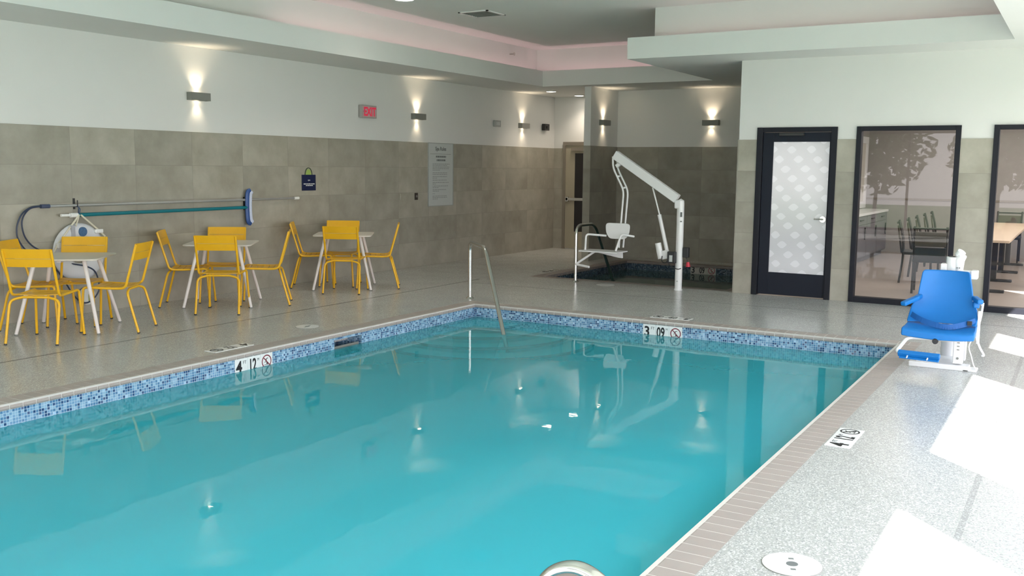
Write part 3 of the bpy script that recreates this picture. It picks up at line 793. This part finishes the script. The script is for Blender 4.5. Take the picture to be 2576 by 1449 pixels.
rnd = random.Random(3)
def words_line(b, x0, x1, y, h):
    x = x0
    while x < x1-.02:
        w_ = rnd.uniform(.02, .07); w_ = min(w_, x1-x); b.box((x, y, .008), (x+w_, y+h, .0095)); x += w_+.012
words_line(b, .22, .52, .815, .030); words_line(b, .24, .50, .755, .030); b.build('heading_print', M['sign_grey'], sg); b = MB()
for y, x1 in ((.70, .63), (.675, .58), (.648, .62), (.622, .62), (.596, .35), (.55, .57), (.522, .57), (.485, .55), (.46, .25), (.425, .54), (.385, .60), (.36, .22), (.325, .58), (.298, .30), (.262, .54), (.238, .32), (.195, .18), (.155, .54), (.130, .58), (.105, .28)):
    words_line(b, .12, x1, y, .012)
b.build('small_print', plain('sign_small_print', (.33, .35, .35), .6), sg)
bg = empty('towel_sign', label='small navy tote shaped wall sign with lime handle and white print', cat='sign', mat=wall_frame(10.345, 1.315))
MB().box((0, 0, 0), (.285, .225, .012)).build('panel', M['dark_navy'], bg, bevel=.004)
MB().prism([(.142+.055*math.cos(R(a)), .215+.088*math.sin(R(a))) for a in range(0, 181, 15)], .001, .006).build('handle_fill', M['lime'], bg)
MB().tube([(.142+.072*math.cos(R(a)), .222+.10*math.sin(R(a)), .006) for a in range(0, 181, 12)], .006, 8).build('handle', plain('dark_olive_handle', (.05, .08, .04), .5), bg)
text_obj([('spa', .142, .140, .022, 1.2, 'CENTER')], 'lettering', M['ceramic'], bg, z=.012)
b = MB(); x = .03
for w_ in (.05, .03, .045, .02, .05): b.box((x, .088, .012), (x+w_, .100, .0135)); x += w_+.008
b.build('text_line', M['ceramic'], bg); b = MB(); x = .075
for w_ in (.03, .04, .025, .03): b.box((x, .066, .012), (x+w_, .077, .0135)); x += w_+.006
b.build('text_line', M['ceramic'], bg)
ex = empty('exit_sign', label='red lit exit sign with pale housing high on the left wall', cat='sign', mat=wall_frame(11.62, 2.40))
MB().box((0, 0, 0), (.36, .19, .06)).build('housing', plain('exit_housing', (.42, .40, .39), .4), ex, bevel=.006)
MB().box((.015, .012, .06), (.345, .178, .063)).build('faceplate', plain('exit_face', (.62, .42, .42), .4), ex)
text_obj([('EXIT', .19, .035, .125, .80, 'CENTER')], 'lettering', M['red_led'], ex, z=.063, bold=.006)
b = MB(); b.prism([(.025, .095), (.055, .125), (.055, .065)], .063, .0645); b.build('chevron', plain('unlit_red', (.42, .24, .25), .4), ex)
def device(name, y, z, w_, h, dpt, mat, label, cat):
    o = empty(name, label=label, cat=cat, mat=wall_frame(y, z))
    MB().box((0, 0, 0), (w_, h, dpt)).build('housing', mat, o, bevel=.006); return o
o = device('wall_speaker', 17.37, 2.42, .20, .13, .07, M['grey_box'], 'small dark wall device near the far corner beside the last sconce', 'device')
MB().cyl((.1, .065, .07), (.1, .065, .085), .03, 14).build('lens', M['black'], o)
o = device('alarm_box', 15.50, 2.42, .23, .12, .03, M['pale_box'], 'pale grey square wall device between the second and third sconces', 'device')
MB().box((.05, .03, .03), (.18, .09, .036)).build('faceplate', M['sign_white'], o)
o = device('call_button', 13.03, 1.12, .085, .115, .015, plain('bronze_plate', (.045, .035, .03), .4), 'small dark brown switch plate on the tiles left of the rules sign', 'switch')
MB().cyl((.042, .06, .015), (.042, .06, .022), .020, 16).build('button', plain('plate_grey', (.22, .20, .19), .4), o)
o = device('thermostat', 12.62, 1.13, .035, .10, .012, plain('stone_plate', (.42, .40, .33), .5), 'slim beige plate on the tiles beside the dark switch plate', 'plate')
MB().box((.010, .04, .012), (.025, .06, .016)).build('toggle', plain('toggle_beige', (.5, .48, .4), .5), o)

# ------------------------------------------------------------------ sconces
def sconce(mtx, label):
    t = empty('wall_sconce', label=label, cat='wall lamp', group='up and down wall sconces', mat=mtx)
    b = MB(); b.box((-.15, -.048, .085), (.15, .048, .091)); b.box((-.15, -.048, 0), (-.144, .048, .085)); b.box((.144, -.048, 0), (.15, .048, .085)); b.box((-.144, -.048, 0), (.144, .048, .006)); b.build('housing', M['lamp_grey'], t)
    MB().box((-.144, -.03, .006), (.144, .03, .085)).build('body', M['lamp_grey'], t)
    for s, nm in ((1, 'lens'), (-1, 'lens')):
        MB().cyl((0, s*.030, .046), (0, s*.040, .046), .036, 20).build(nm, M['lens'], t)
        ld = bpy.data.lights.new('sconce_beam', 'SPOT'); ld.energy = 5.0 if s > 0 else 2.2; ld.color = (1, .80, .56); ld.spot_size = R(100 if s > 0 else 92); ld.spot_blend = 1; ld.shadow_soft_size = .02
        lo = bpy.data.objects.new('sconce_beam', ld); COL.objects.link(lo); lo.parent = t
        lo.location = (0, s*.055, .05); lo.rotation_euler = (R(90) if s > 0 else R(-90), 0, 0)
    return t
yr, zu = (0, 1, 0), (0, 0, 1)
sconce(frame((XW, 8.505, 2.505), yr, zu), 'grey box sconce glowing on the white wall above the middle table')
sconce(frame((XW, 13.11, 2.485), yr, zu), 'grey box sconce just right of the exit sign')
sconce(frame((XW, 16.59, 2.478), yr, zu), 'grey box sconce at the dim far end of the left wall')
sconce(frame((AX0, 16.25, 2.495), (0, 1, 0), zu), 'grey box sconce on the side of the alcove partition')
sconce(frame((-5.86, AY, 2.495), (1, 0, 0), zu), 'grey box sconce on the wall behind the spa')

# ------------------------------------------------------------------ ceiling fittings
def can(x, y, z, r, label):
    t = empty('recessed_downlight', (x, y, z), 0, label, 'ceiling light', 'round recessed ceiling lights')
    b = MB(); b.tube([(r*math.cos(2*PI*i/28), r*math.sin(2*PI*i/28), -.003) for i in range(28)], .009, 8, closed=True); b.build('trim_ring', M['ceramic'], t, smooth=True)
    MB().cyl((0, 0, -.006), (0, 0, -.001), r*.92, 28).build('lens', M['can'], t)
can(-8.889, 16.45, ZS, .10, 'round recessed light glowing in the soffit left of the partition top')
can(-8.873, 17.60, ZS, .10, 'round recessed light in the soffit before the exit door')
can(-7.66, 10.20, ZC, .13, 'large round recessed light at the top edge in the raised ceiling')
for x, y, z, e in ((-8.889, 16.45, ZS, 24), (-8.873, 17.6, ZS, 20), (-7.66, 10.2, ZC, 30)):
    ld = bpy.data.lights.new('downlight', 'SPOT'); ld.energy = e; ld.color = (1, .86, .70); ld.spot_size = R(120); ld.spot_blend = 1; ld.shadow_soft_size = .08
    lo = bpy.data.objects.new('downlight', ld); COL.objects.link(lo); lo.location = (x, y, z-.03)
vt = empty('ceiling_vent', (-7.41, 11.66, ZC), 0, 'square grey air vent in the raised ceiling', 'vent')
b = MB(); s = .24
for a in range(4):
    m = Matrix.Rotation(R(90*a), 4, 'Z'); b.box((-s, s-.03, -.012), (s, s, 0), m)
b.build('frame', M['ceramic'], vt)
b = MB()
for i in range(9): b.box((-s+.03, -s+.045+i*.048, -.010), (s-.03, -s+.065+i*.048, -.002))
b.build('louvres', M['vent'], vt)
sp = empty('sprinkler_head', (-8.75, 14.74, 3.55), 0, 'small sprinkler head sticking out of the pink lit cove wall', 'sprinkler')
MB().cyl((-.04, 0, 0), (.05, 0, 0), .012, 10).cyl((.05, 0, 0), (.055, 0, 0), .03, 14).build('body', M['steel'], sp)
sp.location = (-8.75, 14.74, 3.62)

# pink light strip lying in the cove
pk = MB()
def led(name, a, b_, k=1, w_=.03):
    ld = bpy.data.lights.new(name, 'AREA'); ld.shape = 'RECTANGLE'; a, b_ = Vector(a), Vector(b_)
    ld.size = (b_-a).length; ld.size_y = w_; ld.color = (1, .60, .64); ld.energy = .40*k*(b_-a).length
    lo = bpy.data.objects.new(name, ld); COL.objects.link(lo); d = (b_-a).normalized()
    z = Vector((0, 0, -1)); x = d; y = z.cross(x); lo.matrix_world = Matrix(((x.x, y.x, z.x, 0), (x.y, y.y, z.y, 0), (x.z, y.z, z.z, 0), (0, 0, 0, 1)))
    lo.location = (a+b_)/2
led('cove_light', (XS-.14, 9.0, ZS+.09), (XS-.14, YF, ZS+.09))
led('cove_light', (XS, YF+.14, ZS+.09), (XC, YF+.14, ZS+.09))
led('cove_light', (XC+.3, YC_+.14, ZS+.09), (XRR, YC_+.14, ZS+.09), .5)

# ------------------------------------------------------------------ depth markers
M['grey_ink'] = plain('grey_ink', (.10, .11, .11), .5)
def marker(mtx, ft, mt, label, vertical=True, dim=False):
    t = empty('depth_marker', label=label, cat='depth marker', group='white depth marker tiles', mat=mtx)
    b = MB(); w_ = .155
    for i in range(3): b.box((i*w_+.001, 0, 0), ((i+1)*w_-.001, .152, .004))
    b.build('tiles', M['ceramic'] if not dim else plain('dimmed_marker_tile', (.42, .40, .36), .3), t, bevel=.001)  # dim markers: same white tile with the shade put into its colour
    for it in ((ft, .050, .022, .108, .92, 'CENTER'), (mt, .155+.058, .022, .108, .62, 'CENTER')): text_obj([it], 'numeral', M['ink'], t, z=.004, bold=.004)
    for it in (('FT', .117, .098, .030, .95, 'CENTER'), ('M', .155+.128, .100, .026, .9, 'CENTER')): text_obj([it], 'unit_letter', M['grey_ink'], t, z=.004)
    cx, cy = 2.5*w_, .076
    b = MB(); b.tube([(cx+.056*math.cos(2*PI*i/32), cy+.056*math.sin(2*PI*i/32), .0045) for i in range(32)], .0055, 6, closed=True, sq=.3)
    b.bar((cx-.040, cy+.040, .0048), (cx+.040, cy-.040, .0048), .009, .0015)
    b.build('prohibition_ring', M['red_ink'] if vertical else M['ink'], t)
    b = MB(); b.cyl((cx+.006, cy-.020, .004), (cx+.006, cy-.020, .0056), .008, 10); b.bar((cx+.002, cy-.012, .0048), (cx-.008, cy+.022, .0048), .009, .0012); b.bar((cx-.008, cy+.022, .0048), (cx+.018, cy+.030, .0048), .006, .0012); b.bar((cx-.004, cy+.005, .0048), (cx-.026, cy-.008, .0048), .005, .0012)
    b.bar((cx-.030, cy-.030, .0048), (cx+.030, cy-.032, .0048), .004, .0012)
    b.build('diver_symbol', M['ink'], t)
    return t
marker(frame((PX0, 6.01, -.196), (0, 1, 0), zu), '4', '12', 'white 4 FT 12 M marker set in the mosaic of the left pool side')
marker(frame((-4.165, PY1, -.199), (1, 0, 0), zu), '3', '09', 'white 3 FT 09 M marker set in the mosaic of the far pool side')
marker(frame((-5.93, SY1, -.165), (1, 0, 0), zu), '3', '09', 'dim 3 FT 09 M marker inside the spa, right of the lift post', dim=True)
marker(frame((-1.128, 5.965, .0), (0, 1, 0), (-1, 0, 0)), '4', '12', 'white 4 FT 12 M marker flat on the bright deck beside the right coping', False)
marker(frame((-6.765, 6.46, .0), (0, -1, 0), (1, 0, 0)), '4', '12', 'white 4 FT 12 M marker flat on the deck above the left wall marker', False)
marker(frame((-3.71, PY1+CW+.17, .0), (-1, 0, 0), (0, -1, 0)), '3', '09', 'white 3 FT 09 M marker flat on the deck beyond the far coping', False)
marker(frame((SX0-CW-.16, 14.05, .0), (0, -1, 0), (1, 0, 0)), '3', '09', 'faint marker flat on the dim deck left of the spa', False, True)

# skimmer / drain lids
def lid(x, y, r, label, marks=False):
    t = empty('skimmer_lid', (x, y, 0), R(20), label, 'skimmer lid', 'round white deck lids')
    MB().cyl((0, 0, 0), (0, 0, .004), r, 40).build('cover', M['ceramic'], t)
    MB().tube([(r*1.01*math.cos(2*PI*i/40), r*1.01*math.sin(2*PI*i/40), .001) for i in range(40)], .0025, 6, closed=True).build('rim', M['lamp_grey'], t)
    if marks:
        MB().cyl((0, 0, .004), (0, 0, .0055), r*.20, 24).build('centre_plug', M['sign_grey'], t)
        MB().box((-.010, r*.40, .004), (.012, r*.52, .0052)).build('slot', M['vent'], t); MB().box((-.012, -r*.52, .004), (.010, -r*.40, .0052)).build('slot', M['vent'], t)
    return t
lid(-.972, 4.03, .125, 'round white lid with dark centre on the bright right deck', True)
lid(-6.912, 7.508, .12, 'round white lid with dark centre on the left deck near the marker', True)
lid(-5.885, 12.62, .13, 'plain round lid on the deck in front of the spa')

# ------------------------------------------------------------------ handrails
def rail(name, pts, r, label, rad=.13, flange=None, extra=None):
    t = empty(name, pts[0], 0, label, 'handrail')
    o = Vector(pts[0]); P = [Vector(p)-o for p in pts]
    MB().tube(bend(P, rad, 8), r, 14).build('tube', M['steel'], t, smooth=True)
    for f in (flange or [P[0]]):
        f = Vector(f); MB().cyl(f, f+Vector((0, 0, .018)), r*2.1, 20, r*1.5).build('flange', M['steel'], t, smooth=True)
    return t
rail('stair_handrail', [(-6.727, 10.334, 0), (-6.727, 10.334, .72), (-6.12, 9.727, .725), (-5.315, 8.922, -.335)], .024, 'stainless handrail bending from the far deck corner down into the pool', .11)
rail('spa_handrail', [(-6.44, 12.76, 0), (-6.44, 12.76, .83), (-6.44, 13.38, .83), (-6.44, 14.22, -.28)], .024, 'stainless handrail arching over the front edge of the spa', .16)
ld_ = empty('pool_ladder', (-1.165, 2.36, 0), 0, 'top bend of a stainless pool ladder rail at the bottom edge', 'ladder')
for k, yy in enumerate((0, -.5)):
    rl = MB().tube(smooth_path([(.125, yy, 0), (.125, yy, .28), (.122, yy, .42), (.085, yy, .512), (0, yy, .548), (-.085, yy, .512), (-.135, yy, .42), (-.20, yy, .20), (-.40, yy, -.2), (-.42, yy, -.8)], 8), .024, 16).build('rail', M['steel'], ld_, smooth=True)
for z in (-.35, -.65): MB().box((-.47, -.49, z), (-.37, -.01, z+.03)).build('tread', M['ceramic'], ld_)

# ------------------------------------------------------------------ white spa lift
wt = M['white_metal']
li = empty('spa_lift', (-4.795, 12.67, 0), 0, 'white pool lift with a raised arm and hanging seat in front of the spa', 'pool lift')
def l(x, z, y=0): return (x+4.795, y, z)
MB().cyl((0, 0, 0), (0, 0, 1.20), .050, 24).cyl((0, 0, 0), (0, 0, .02), .058, 24).tube([(0,0,1.20), (0, 0, 1.235), (-.012, 0, 1.26)], [.050, .046, .02], 24).build('post', wt, li, smooth=True)
for z in (.13, .30): MB().cyl((0, -.048, z), (0, -.054, z), .007, 8).build('bolt', M['sign_grey'], li)
MB().box((.018, -.052, 1.02), (.040, -.038, 1.085)).build('caution_label', M['sign_grey'], li); MB().box((.018, -.052, .95), (.040, -.038, .965)).build('caution_label', M['sign_grey'], li)
a0, a1 = Vector(l(-4.845, 1.262)), Vector(l(-5.80, 1.868))
MB().bar(a1, a0, .09, .125, up=(0, 0, 1)).build('arm', wt, li, bevel=.008)
b = MB(); b.box((-.08, -.05, 1.13), (.03, .05, 1.25)); b.build('arm_bracket', wt, li, bevel=.02)
# twin hanging tubes
for y in (-.028, .028):
    dx = y*.75
    MB().tube(bend([l(-5.80+dx, 1.84, y), l(-5.795+dx, 1.68, y), l(-5.62+dx, 1.36, y), l(-5.675+dx, .55, y)], .08), .0135, 10).build('hanger_tube', wt, li, smooth=True)
b = MB(); b.bar(l(-5.775, 1.70), l(-5.685, 1.76), .05, .05); b.bar(l(-5.74, 1.57), l(-5.73, 1.55), .06, .03); b.bar(l(-5.65, 1.41), l(-5.64, 1.39), .06, .03); b.build('cross_bracing', wt, li, bevel=.004)
# seat
poly = [(-5.895, .90), (-5.885, .76), (-5.83, .675), (-5.58, .675), (-5.525, .76), (-5.515, .90)]
def rp(poly, r, n=5): return [(p.x, p.z) for p in bend([Vector((x, 0, z)) for x, z in poly+poly[:1]], r, n)]
def rpoly(poly, r, n=5):
    k = len(poly); out = []
    for i in range(k):
        a, b_, c = Vector(poly[i-1]), Vector(poly[i]), Vector(poly[(i+1) % k]); d1, d2 = a-b_, c-b_
        rr = min(r, d1.length*.45, d2.length*.45); p, q = b_+d1.normalized()*rr, b_+d2.normalized()*rr
        for j in range(n+1): t = j/n; out.append(tuple(p*(1-t)**2+b_*2*t*(1-t)+q*t*t))
    return out
mt = Matrix(((1,0,0,4.795),(0,0,1,-.06),(0,1,0,0),(0,0,0,1)))
MB().prism(rpoly(poly, .06), -.012, .012, mt).build('backrest', wt, li, bevel=.006)
MB().prism([(-1.36, -.40), (-.76, -.40), (-.76, -.03), (-1.36, -.03)], .495, .512).build('seat', wt, li, bevel=.006)
b = MB(); mt2 = Matrix(((1,0,0,4.795),(0,0,1,-.16),(0,1,0,0),(0,0,0,1)))
b.prism([(-6.08, .495), (-5.58, .495), (-5.575, .415), (-5.64, .42)], -.02, .02, mt2); b.build('seat_bracket', wt, li, bevel=.004)
for y, xx in ((-.38, -6.135), (-.12, -5.60)):
    pass
MB().tube(bend([l(-5.87, .715, -.08), l(-6.135, .735, -.20), l(-6.135, .50, -.22)], .05), .015, 10).build('armrest', wt, li, smooth=True)
MB().tube(bend([l(-5.45, .72, -.06), l(-5.585, .755, -.20), l(-5.64, .52, -.26)], .05), .015, 10).build('armrest', wt, li, smooth=True)
MB().tube(bend([l(-5.98, .49, -.24), l(-6.245, .30, -.30), l(-6.0, .28, -.36)], .03), .017, 10).build('footrest', wt, li, smooth=True)
# actuator
MB().cyl(l(-5.215, 1.412), l(-5.09, 1.00), .011, 10).build('actuator_rod', M['ceramic'], li, smooth=True)
b = MB(); b.cyl(l(-5.105, 1.04), l(-4.965, .50), .027, 14); b.build('actuator', wt, li, smooth=True)
MB().cyl(l(-5.105, .645, -.02), l(-5.055, .425, -.02), .043, 16).bar(l(-5.06, .47, -.01), l(-4.94, .50, -.01), .06, .12).build('motor', wt, li, bevel=.006)
b = MB(); b.box((-.14, -.10, .38), (-.02, -.045, .54)); b.build('control_box', M['black'], li, bevel=.01)
MB().box((-.105, -.106, .40), (-.06, -.099, .49)).build('label_plate', M['sign_white'], li)
MB().box((.055, -.02, .46), (.135, .05, .60)).build('battery', M['black'], li, bevel=.008)
MB().tube(smooth_path([l(-4.92, .42, -.07), l(-4.90, .35, -.08), l(-4.80, .30, -.06), l(-4.75, .31, -.03)]), .006, 8).tube(smooth_path([l(-5.02, .47, -.06), l(-5.01, .40, -.09), l(-4.96, .38, -.09), l(-4.92, .42, -.09)]), .006, 8).build('cables', M['black'], li, smooth=True)
MB().tube(smooth_path([l(-4.70, .47), l(-4.67, .42), l(-4.665, .38)]), .006, 8).build('safety_cord', M['black'], li)
MB().cyl(l(-4.665, .40), l(-4.66, .335), .020, 12, .032).build('red_cap', M['red_cap'], li, smooth=True)

# ------------------------------------------------------------------ blue seat lift
bl = empty('pool_lift_chair', (-.95, 9.05, 0), 0, 'blue plastic seat pool lift on a white base at the right pool corner', 'pool lift')
def q(x, y, z): return (x+.95, y-9.05, z)
# back shell: bowed panel, wider at the bottom, flowing into the seat
b = MB(); rows = [(.815, 9.22, -1.185, -.825), (.79, 9.215, -1.20, -.812), (.68, 9.19, -1.212, -.788), (.575, 9.165, -1.222, -.770), (.50, 9.13, -1.262, -.735), (.43, 9.08, -1.272, -.722), (.375, 9.00, -1.275, -.720)]
n = 12; G = []
for z, y, x0, x1 in rows:
    G.append([Vector(q(x0+(x1-x0)*i/n, y-.055*(abs(2*i/n-1)**2.2), z)) for i in range(n+1)])
def shell(b, G, th):
    F_ = [[b.bm.verts.new(p) for p in r] for r in G]; B_ = [[b.bm.verts.new(p+th) for p in r] for r in G]; a, c = len(G), len(G[0])
    for i in range(a-1):
        for j in range(c-1):
            b.bm.faces.new((F_[i][j], F_[i][j+1], F_[i+1][j+1], F_[i+1][j])); b.bm.faces.new((B_[i+1][j], B_[i+1][j+1], B_[i][j+1], B_[i][j]))
    for i in range(a-1):
        b.bm.faces.new((F_[i][0], F_[i+1][0], B_[i+1][0], B_[i][0])); b.bm.faces.new((F_[i+1][-1], F_[i][-1], B_[i][-1], B_[i+1][-1]))
    for j in range(c-1):
        b.bm.faces.new((F_[0][j+1], F_[0][j], B_[0][j], B_[0][j+1])); b.bm.faces.new((F_[-1][j], F_[-1][j+1], B_[-1][j+1], B_[-1][j]))
shell(b, G, Vector((0, .035, 0))); b.build('backrest', M['blue_plastic'], bl, bevel=.010, smooth=True)
b = MB(); G = []
for y, z0, x0, x1 in ((9.06, .385, -1.272, -.722), (8.95, .365, -1.275, -.718), (8.85, .355, -1.28, -.712), (8.76, .352, -1.285, -.712), (8.735, .335, -1.283, -.714)):
    G.append([Vector(q(x0+(x1-x0)*i/n, y, z0-.018*(1-abs(2*i/n-1)**2))) for i in range(n+1)])
shell(b, G, Vector((0, .0, -.055))); b.build('seat', M['blue_plastic'], bl, bevel=.010, smooth=True)
# lap belt
b = MB(); pts = smooth_path([q(-1.245, 9.0, .435), q(-1.15, 8.93, .40), q(-1.0, 8.88, .368), (q(-.9, 8.885, .368)), q(-.80, 8.94, .395), q(-.735, 9.0, .42)], 5)
for i in range(len(pts)-1): b.bar(pts[i], pts[i+1], .006, .045, up=(0, .25, 1))
b.build('lap_belt', M['blue_belt'], bl)
MB().box(q(-.79, 8.925, .385), q(-.755, 8.95, .42)).build('belt_buckle', M['black'], bl)
MB().bar(q(-1.20, 9.12, .585), q(-1.215, 9.0, .575), .05, .04).bar(q(-1.21, 9.03, .578), q(-1.30, 8.86, .535), .055, .038).build('armrest', M['blue_plastic'], bl, bevel=.012)
MB().bar(q(-.765, 9.12, .60), q(-.70, 8.93, .59), .05, .04).bar(q(-.75, 9.10, .555), q(-.735, 9.0, .55), .05, .05).build('armrest', M['blue_plastic'], bl, bevel=.012)
MB().tube(bend([q(-.77, 9.12, .575), q(-.70, 9.02, .575), q(-.69, 9.02, .55)], .02), .012, 8).build('armrest_bracket', wt, bl)
# mast and head behind the seat
MB().cyl(q(-.975, 9.36, .02), q(-.975, 9.36, .925), .058, 24).build('mast', wt, bl, smooth=True)
MB().cyl(q(-.975, 9.36, .925), q(-.975, 9.36, .93), .04, 20).build('mast_cap', M['black'], bl)
MB().tube([q(-.935, 9.35, .76), q(-.925, 9.34, .90), q(-.90, 9.33, .955)], [.040, .044, .040], 18).tube([q(-.94, 9.34, .93), q(-.905, 9.33, .985)], [.034, .040], 16).build('actuator_head', wt, bl, bevel=.012, smooth=True)
MB().box(q(-1.07, 9.30, .74), q(-1.02, 9.40, .865)).build('side_bracket', wt, bl, bevel=.006)
MB().box(q(-.93, 9.28, .78), q(-.775, 9.36, .815)).box(q(-.82, 9.26, .745), q(-.765, 9.37, .82)).build('control_arm', wt, bl, bevel=.008)
for x in (-.935, -.915): MB().cyl(q(x, 9.30, .835), q(x, 9.29, .835), .006, 8).build('screw', M['lamp_grey'], bl)
# under seat frame, footrest, base
MB().tube(bend([q(-.87, 8.83, .268), q(-1.235, 8.78, .262), q(-1.29, 8.60, .165), q(-1.24, 8.59, .15)], .05), .016, 10).build('footrest_tube', wt, bl, smooth=True)
m = Matrix.Translation(q(-1.275, 8.59, .150)) @ Matrix.Rotation(R(-5), 4, 'Z') @ Matrix.Rotation(R(30), 4, 'X')
MB().box((0, -.02, -.018), (.33, .025, .024), m).box((.015, -.045, -.018), (.33, -.02, -.006), m).build('footrest', M['blue_plastic'], bl, bevel=.006)
for x in (.08, .24):
    b = MB(); b.cyl((x, -.046, .0), (x, -.022, .0), .006, 8)
    for v in b.bm.verts: v.co = m @ v.co
    b.build('screw', M['ceramic'], bl)
MB().cyl(q(-1.01, 8.735, .255), q(-1.01, 8.76, .255), .024, 20).build('knob', M['black'], bl)
MB().box(q(-1.0, 8.80, .265), q(-.84, 9.10, .30)).build('seat_bracket', wt, bl, bevel=.004)
MB().box(q(-.885, 8.90, .05), q(-.805, 8.97, .285)).box(q(-.875, 9.08, .05), q(-.80, 9.14, .29)).build('column', wt, bl, bevel=.008)
MB().cyl(q(-.845, 8.901, .10), q(-.845, 8.893, .10), .010, 10).build('bolt', M['lamp_grey'], bl)
for z in (.17, .20, .23): MB().box(q(-.855, 8.896, z), q(-.835, 8.901, z+.008)).build('column_slot', M['lamp_grey'], bl)
MB().box(q(-1.225, 8.86, 0), q(-.75, 8.99, .045)).box(q(-1.17, 8.88, .045), q(-1.07, 8.97, .085)).box(q(-1.08, 8.99, 0), q(-.86, 9.46, .04)).box(q(-.80, 8.86, 0), q(-.69, 9.02, .018)).build('base', wt, bl, bevel=.006)
MB().box(q(-.72, 9.02, .22), q(-.70, 9.06, .50)).tube(smooth_path([q(-.69, 9.06, .57), q(-.70, 9.05, .45), q(-.72, 9.0, .30), q(-.69, 9.0, .20), q(-.655, 9.02, .13), q(-.67, 9.03, .12)]), .009, 8).tube(smooth_path([q(-.74, 9.0, .28), q(-.77, 8.98, .20), q(-.745, 8.96, .12), q(-.72, 8.93, .05), q(-.70, 8.93, .02)]), .005, 8).build('cable', M['ceramic'], bl, smooth=True)

# ------------------------------------------------------------------ outside
struct(MB().box((-30, -30, -.3), (30, 40, -.16)).box((0,0,0), (0,0,0)).build('ground_outside', M['lawn']), 'lawn outside the windows')
bpy.data.objects.remove(bpy.data.objects['ground_outside'])
b = MB(); b.box((-30, -30, -.3), (30, YN-.2, -.16)); b.box((XR+.2, YN-.2, -.3), (30, YG, -.16)); struct(b.build('ground_outside', M['lawn']), 'lawn outside the windows')
def tree(x, y, h, r, label):
    t = empty('garden_tree', (x, y, -.16), 0, label, 'tree', 'garden trees outside')
    MB().tube([(0, 0, 0), (.05, .02, h*.5), (0, 0, h)], [.07, .05, .02], 10).build('trunk', M['bark'], t)
    b = MB(); rn = random.Random(int(x*10))
    for i in range(1500):
        u = Vector((rn.gauss(0, 1), rn.gauss(0, 1), rn.gauss(0, 1))).normalized()*r*rn.uniform(.3, 1); c = Vector((u.x, u.y, h+u.z*.9))
        a = Vector((rn.gauss(0,1), rn.gauss(0,1), rn.gauss(0,1))).normalized()*.15; d_ = a.orthogonal().normalized()*.08
        b.quad(c-a, c-d_, c+a, c+d_)
    b.build('crown', M['leaf'], t)
tree(-5.6, -5.5, 2.6, 1.7, 'leafy tree outside mirrored in the lounge window')
tree(-2.3, -6.4, 2.4, 1.4, 'smaller leafy tree outside beyond the near windows')

# ------------------------------------------------------------------ lights
def area(name, loc, rot, sx, sy, e, col):
    ld = bpy.data.lights.new(name, 'AREA'); ld.shape = 'RECTANGLE'; ld.size = sx; ld.size_y = sy; ld.energy = e; ld.color = col
    lo = bpy.data.objects.new(name, ld); COL.objects.link(lo); lo.location = loc; lo.rotation_euler = rot; return lo
SKY = (1.0, .955, .985)
for i, (y0, y1) in enumerate(wins):
    area('window_daylight', (XR+.02, (y0+y1)/2, WH/2), (R(90), 0, R(90)), y1-y0, WH, (30, 27, 14, 11)[i]*(y1-y0)*WH/6, SKY)
area('lounge_fill', (-.5, 16.9, LZ-.05), (0, 0, 0), 4.5, 7.4, 105, (1, .93, .86))  # added fill light under the lounge ceiling, no fitting modelled
area('lounge_fill', (2.9, 16.6, 1.5), (R(90), 0, R(90)), 5, 2, 40, (1, .96, .92))  # second added fill, brightens the lounge from its right side
sun = bpy.data.lights.new('sun', 'SUN'); sun.energy = 16; sun.angle = R(.6); sun.color = (1, .96, .90)
so = bpy.data.objects.new('sun', sun); COL.objects.link(so)
hd_ = Vector((-.69, .724, 0)).normalized(); el = math.atan(WH/(2.11/.69))
dv = Vector((hd_.x*math.cos(el), hd_.y*math.cos(el), -math.sin(el)))
so.rotation_euler = dv.to_track_quat('-Z', 'Y').to_euler()
w = bpy.data.worlds.new('World'); S.world = w; w.use_nodes = True
nt = w.node_tree; bgn = nt.nodes['Background']
tc = N(nt, 'ShaderNodeTexCoord'); sp_ = N(nt, 'ShaderNodeSeparateXYZ'); L(nt, tc.outputs['Generated'], sp_.inputs[0])
L(nt, ramp(nt, sp_.outputs[2], [(0, (.96, .925, .92)), (.5, (.60, .70, .90))]), bgn.inputs[0]); bgn.inputs[1].default_value = 2.6

# ------------------------------------------------------------------ camera
cam = bpy.data.cameras.new('camera'); co = bpy.data.objects.new('camera', cam); COL.objects.link(co); S.camera = co
r_, u_, f_ = Vector((.86051246, .50933509, .0098015)), Vector((-.07169562, .10203496, .99219383)), Vector((-.50435904, .85449788, -.12431945))
co.matrix_world = Matrix(((r_.x, u_.x, -f_.x, 0), (r_.y, u_.y, -f_.y, 0), (r_.z, u_.z, -f_.z, 1.68), (0, 0, 0, 1)))
cam.sensor_fit = 'HORIZONTAL'; cam.sensor_width = 36; cam.lens = 2432.477/2576*36; cam.clip_start = .05; cam.clip_end = 200
S.view_settings.view_transform = 'Standard'; S.view_settings.look = 'None'; S.view_settings.exposure = 1.2; S.view_settings.gamma = 1
S.cycles.use_denoising = True
S.cycles.max_bounces = 8; S.cycles.transparent_max_bounces = 12; S.cycles.sample_clamp_indirect = 6
S.cycles.caustics_reflective = False; S.cycles.caustics_refractive = False
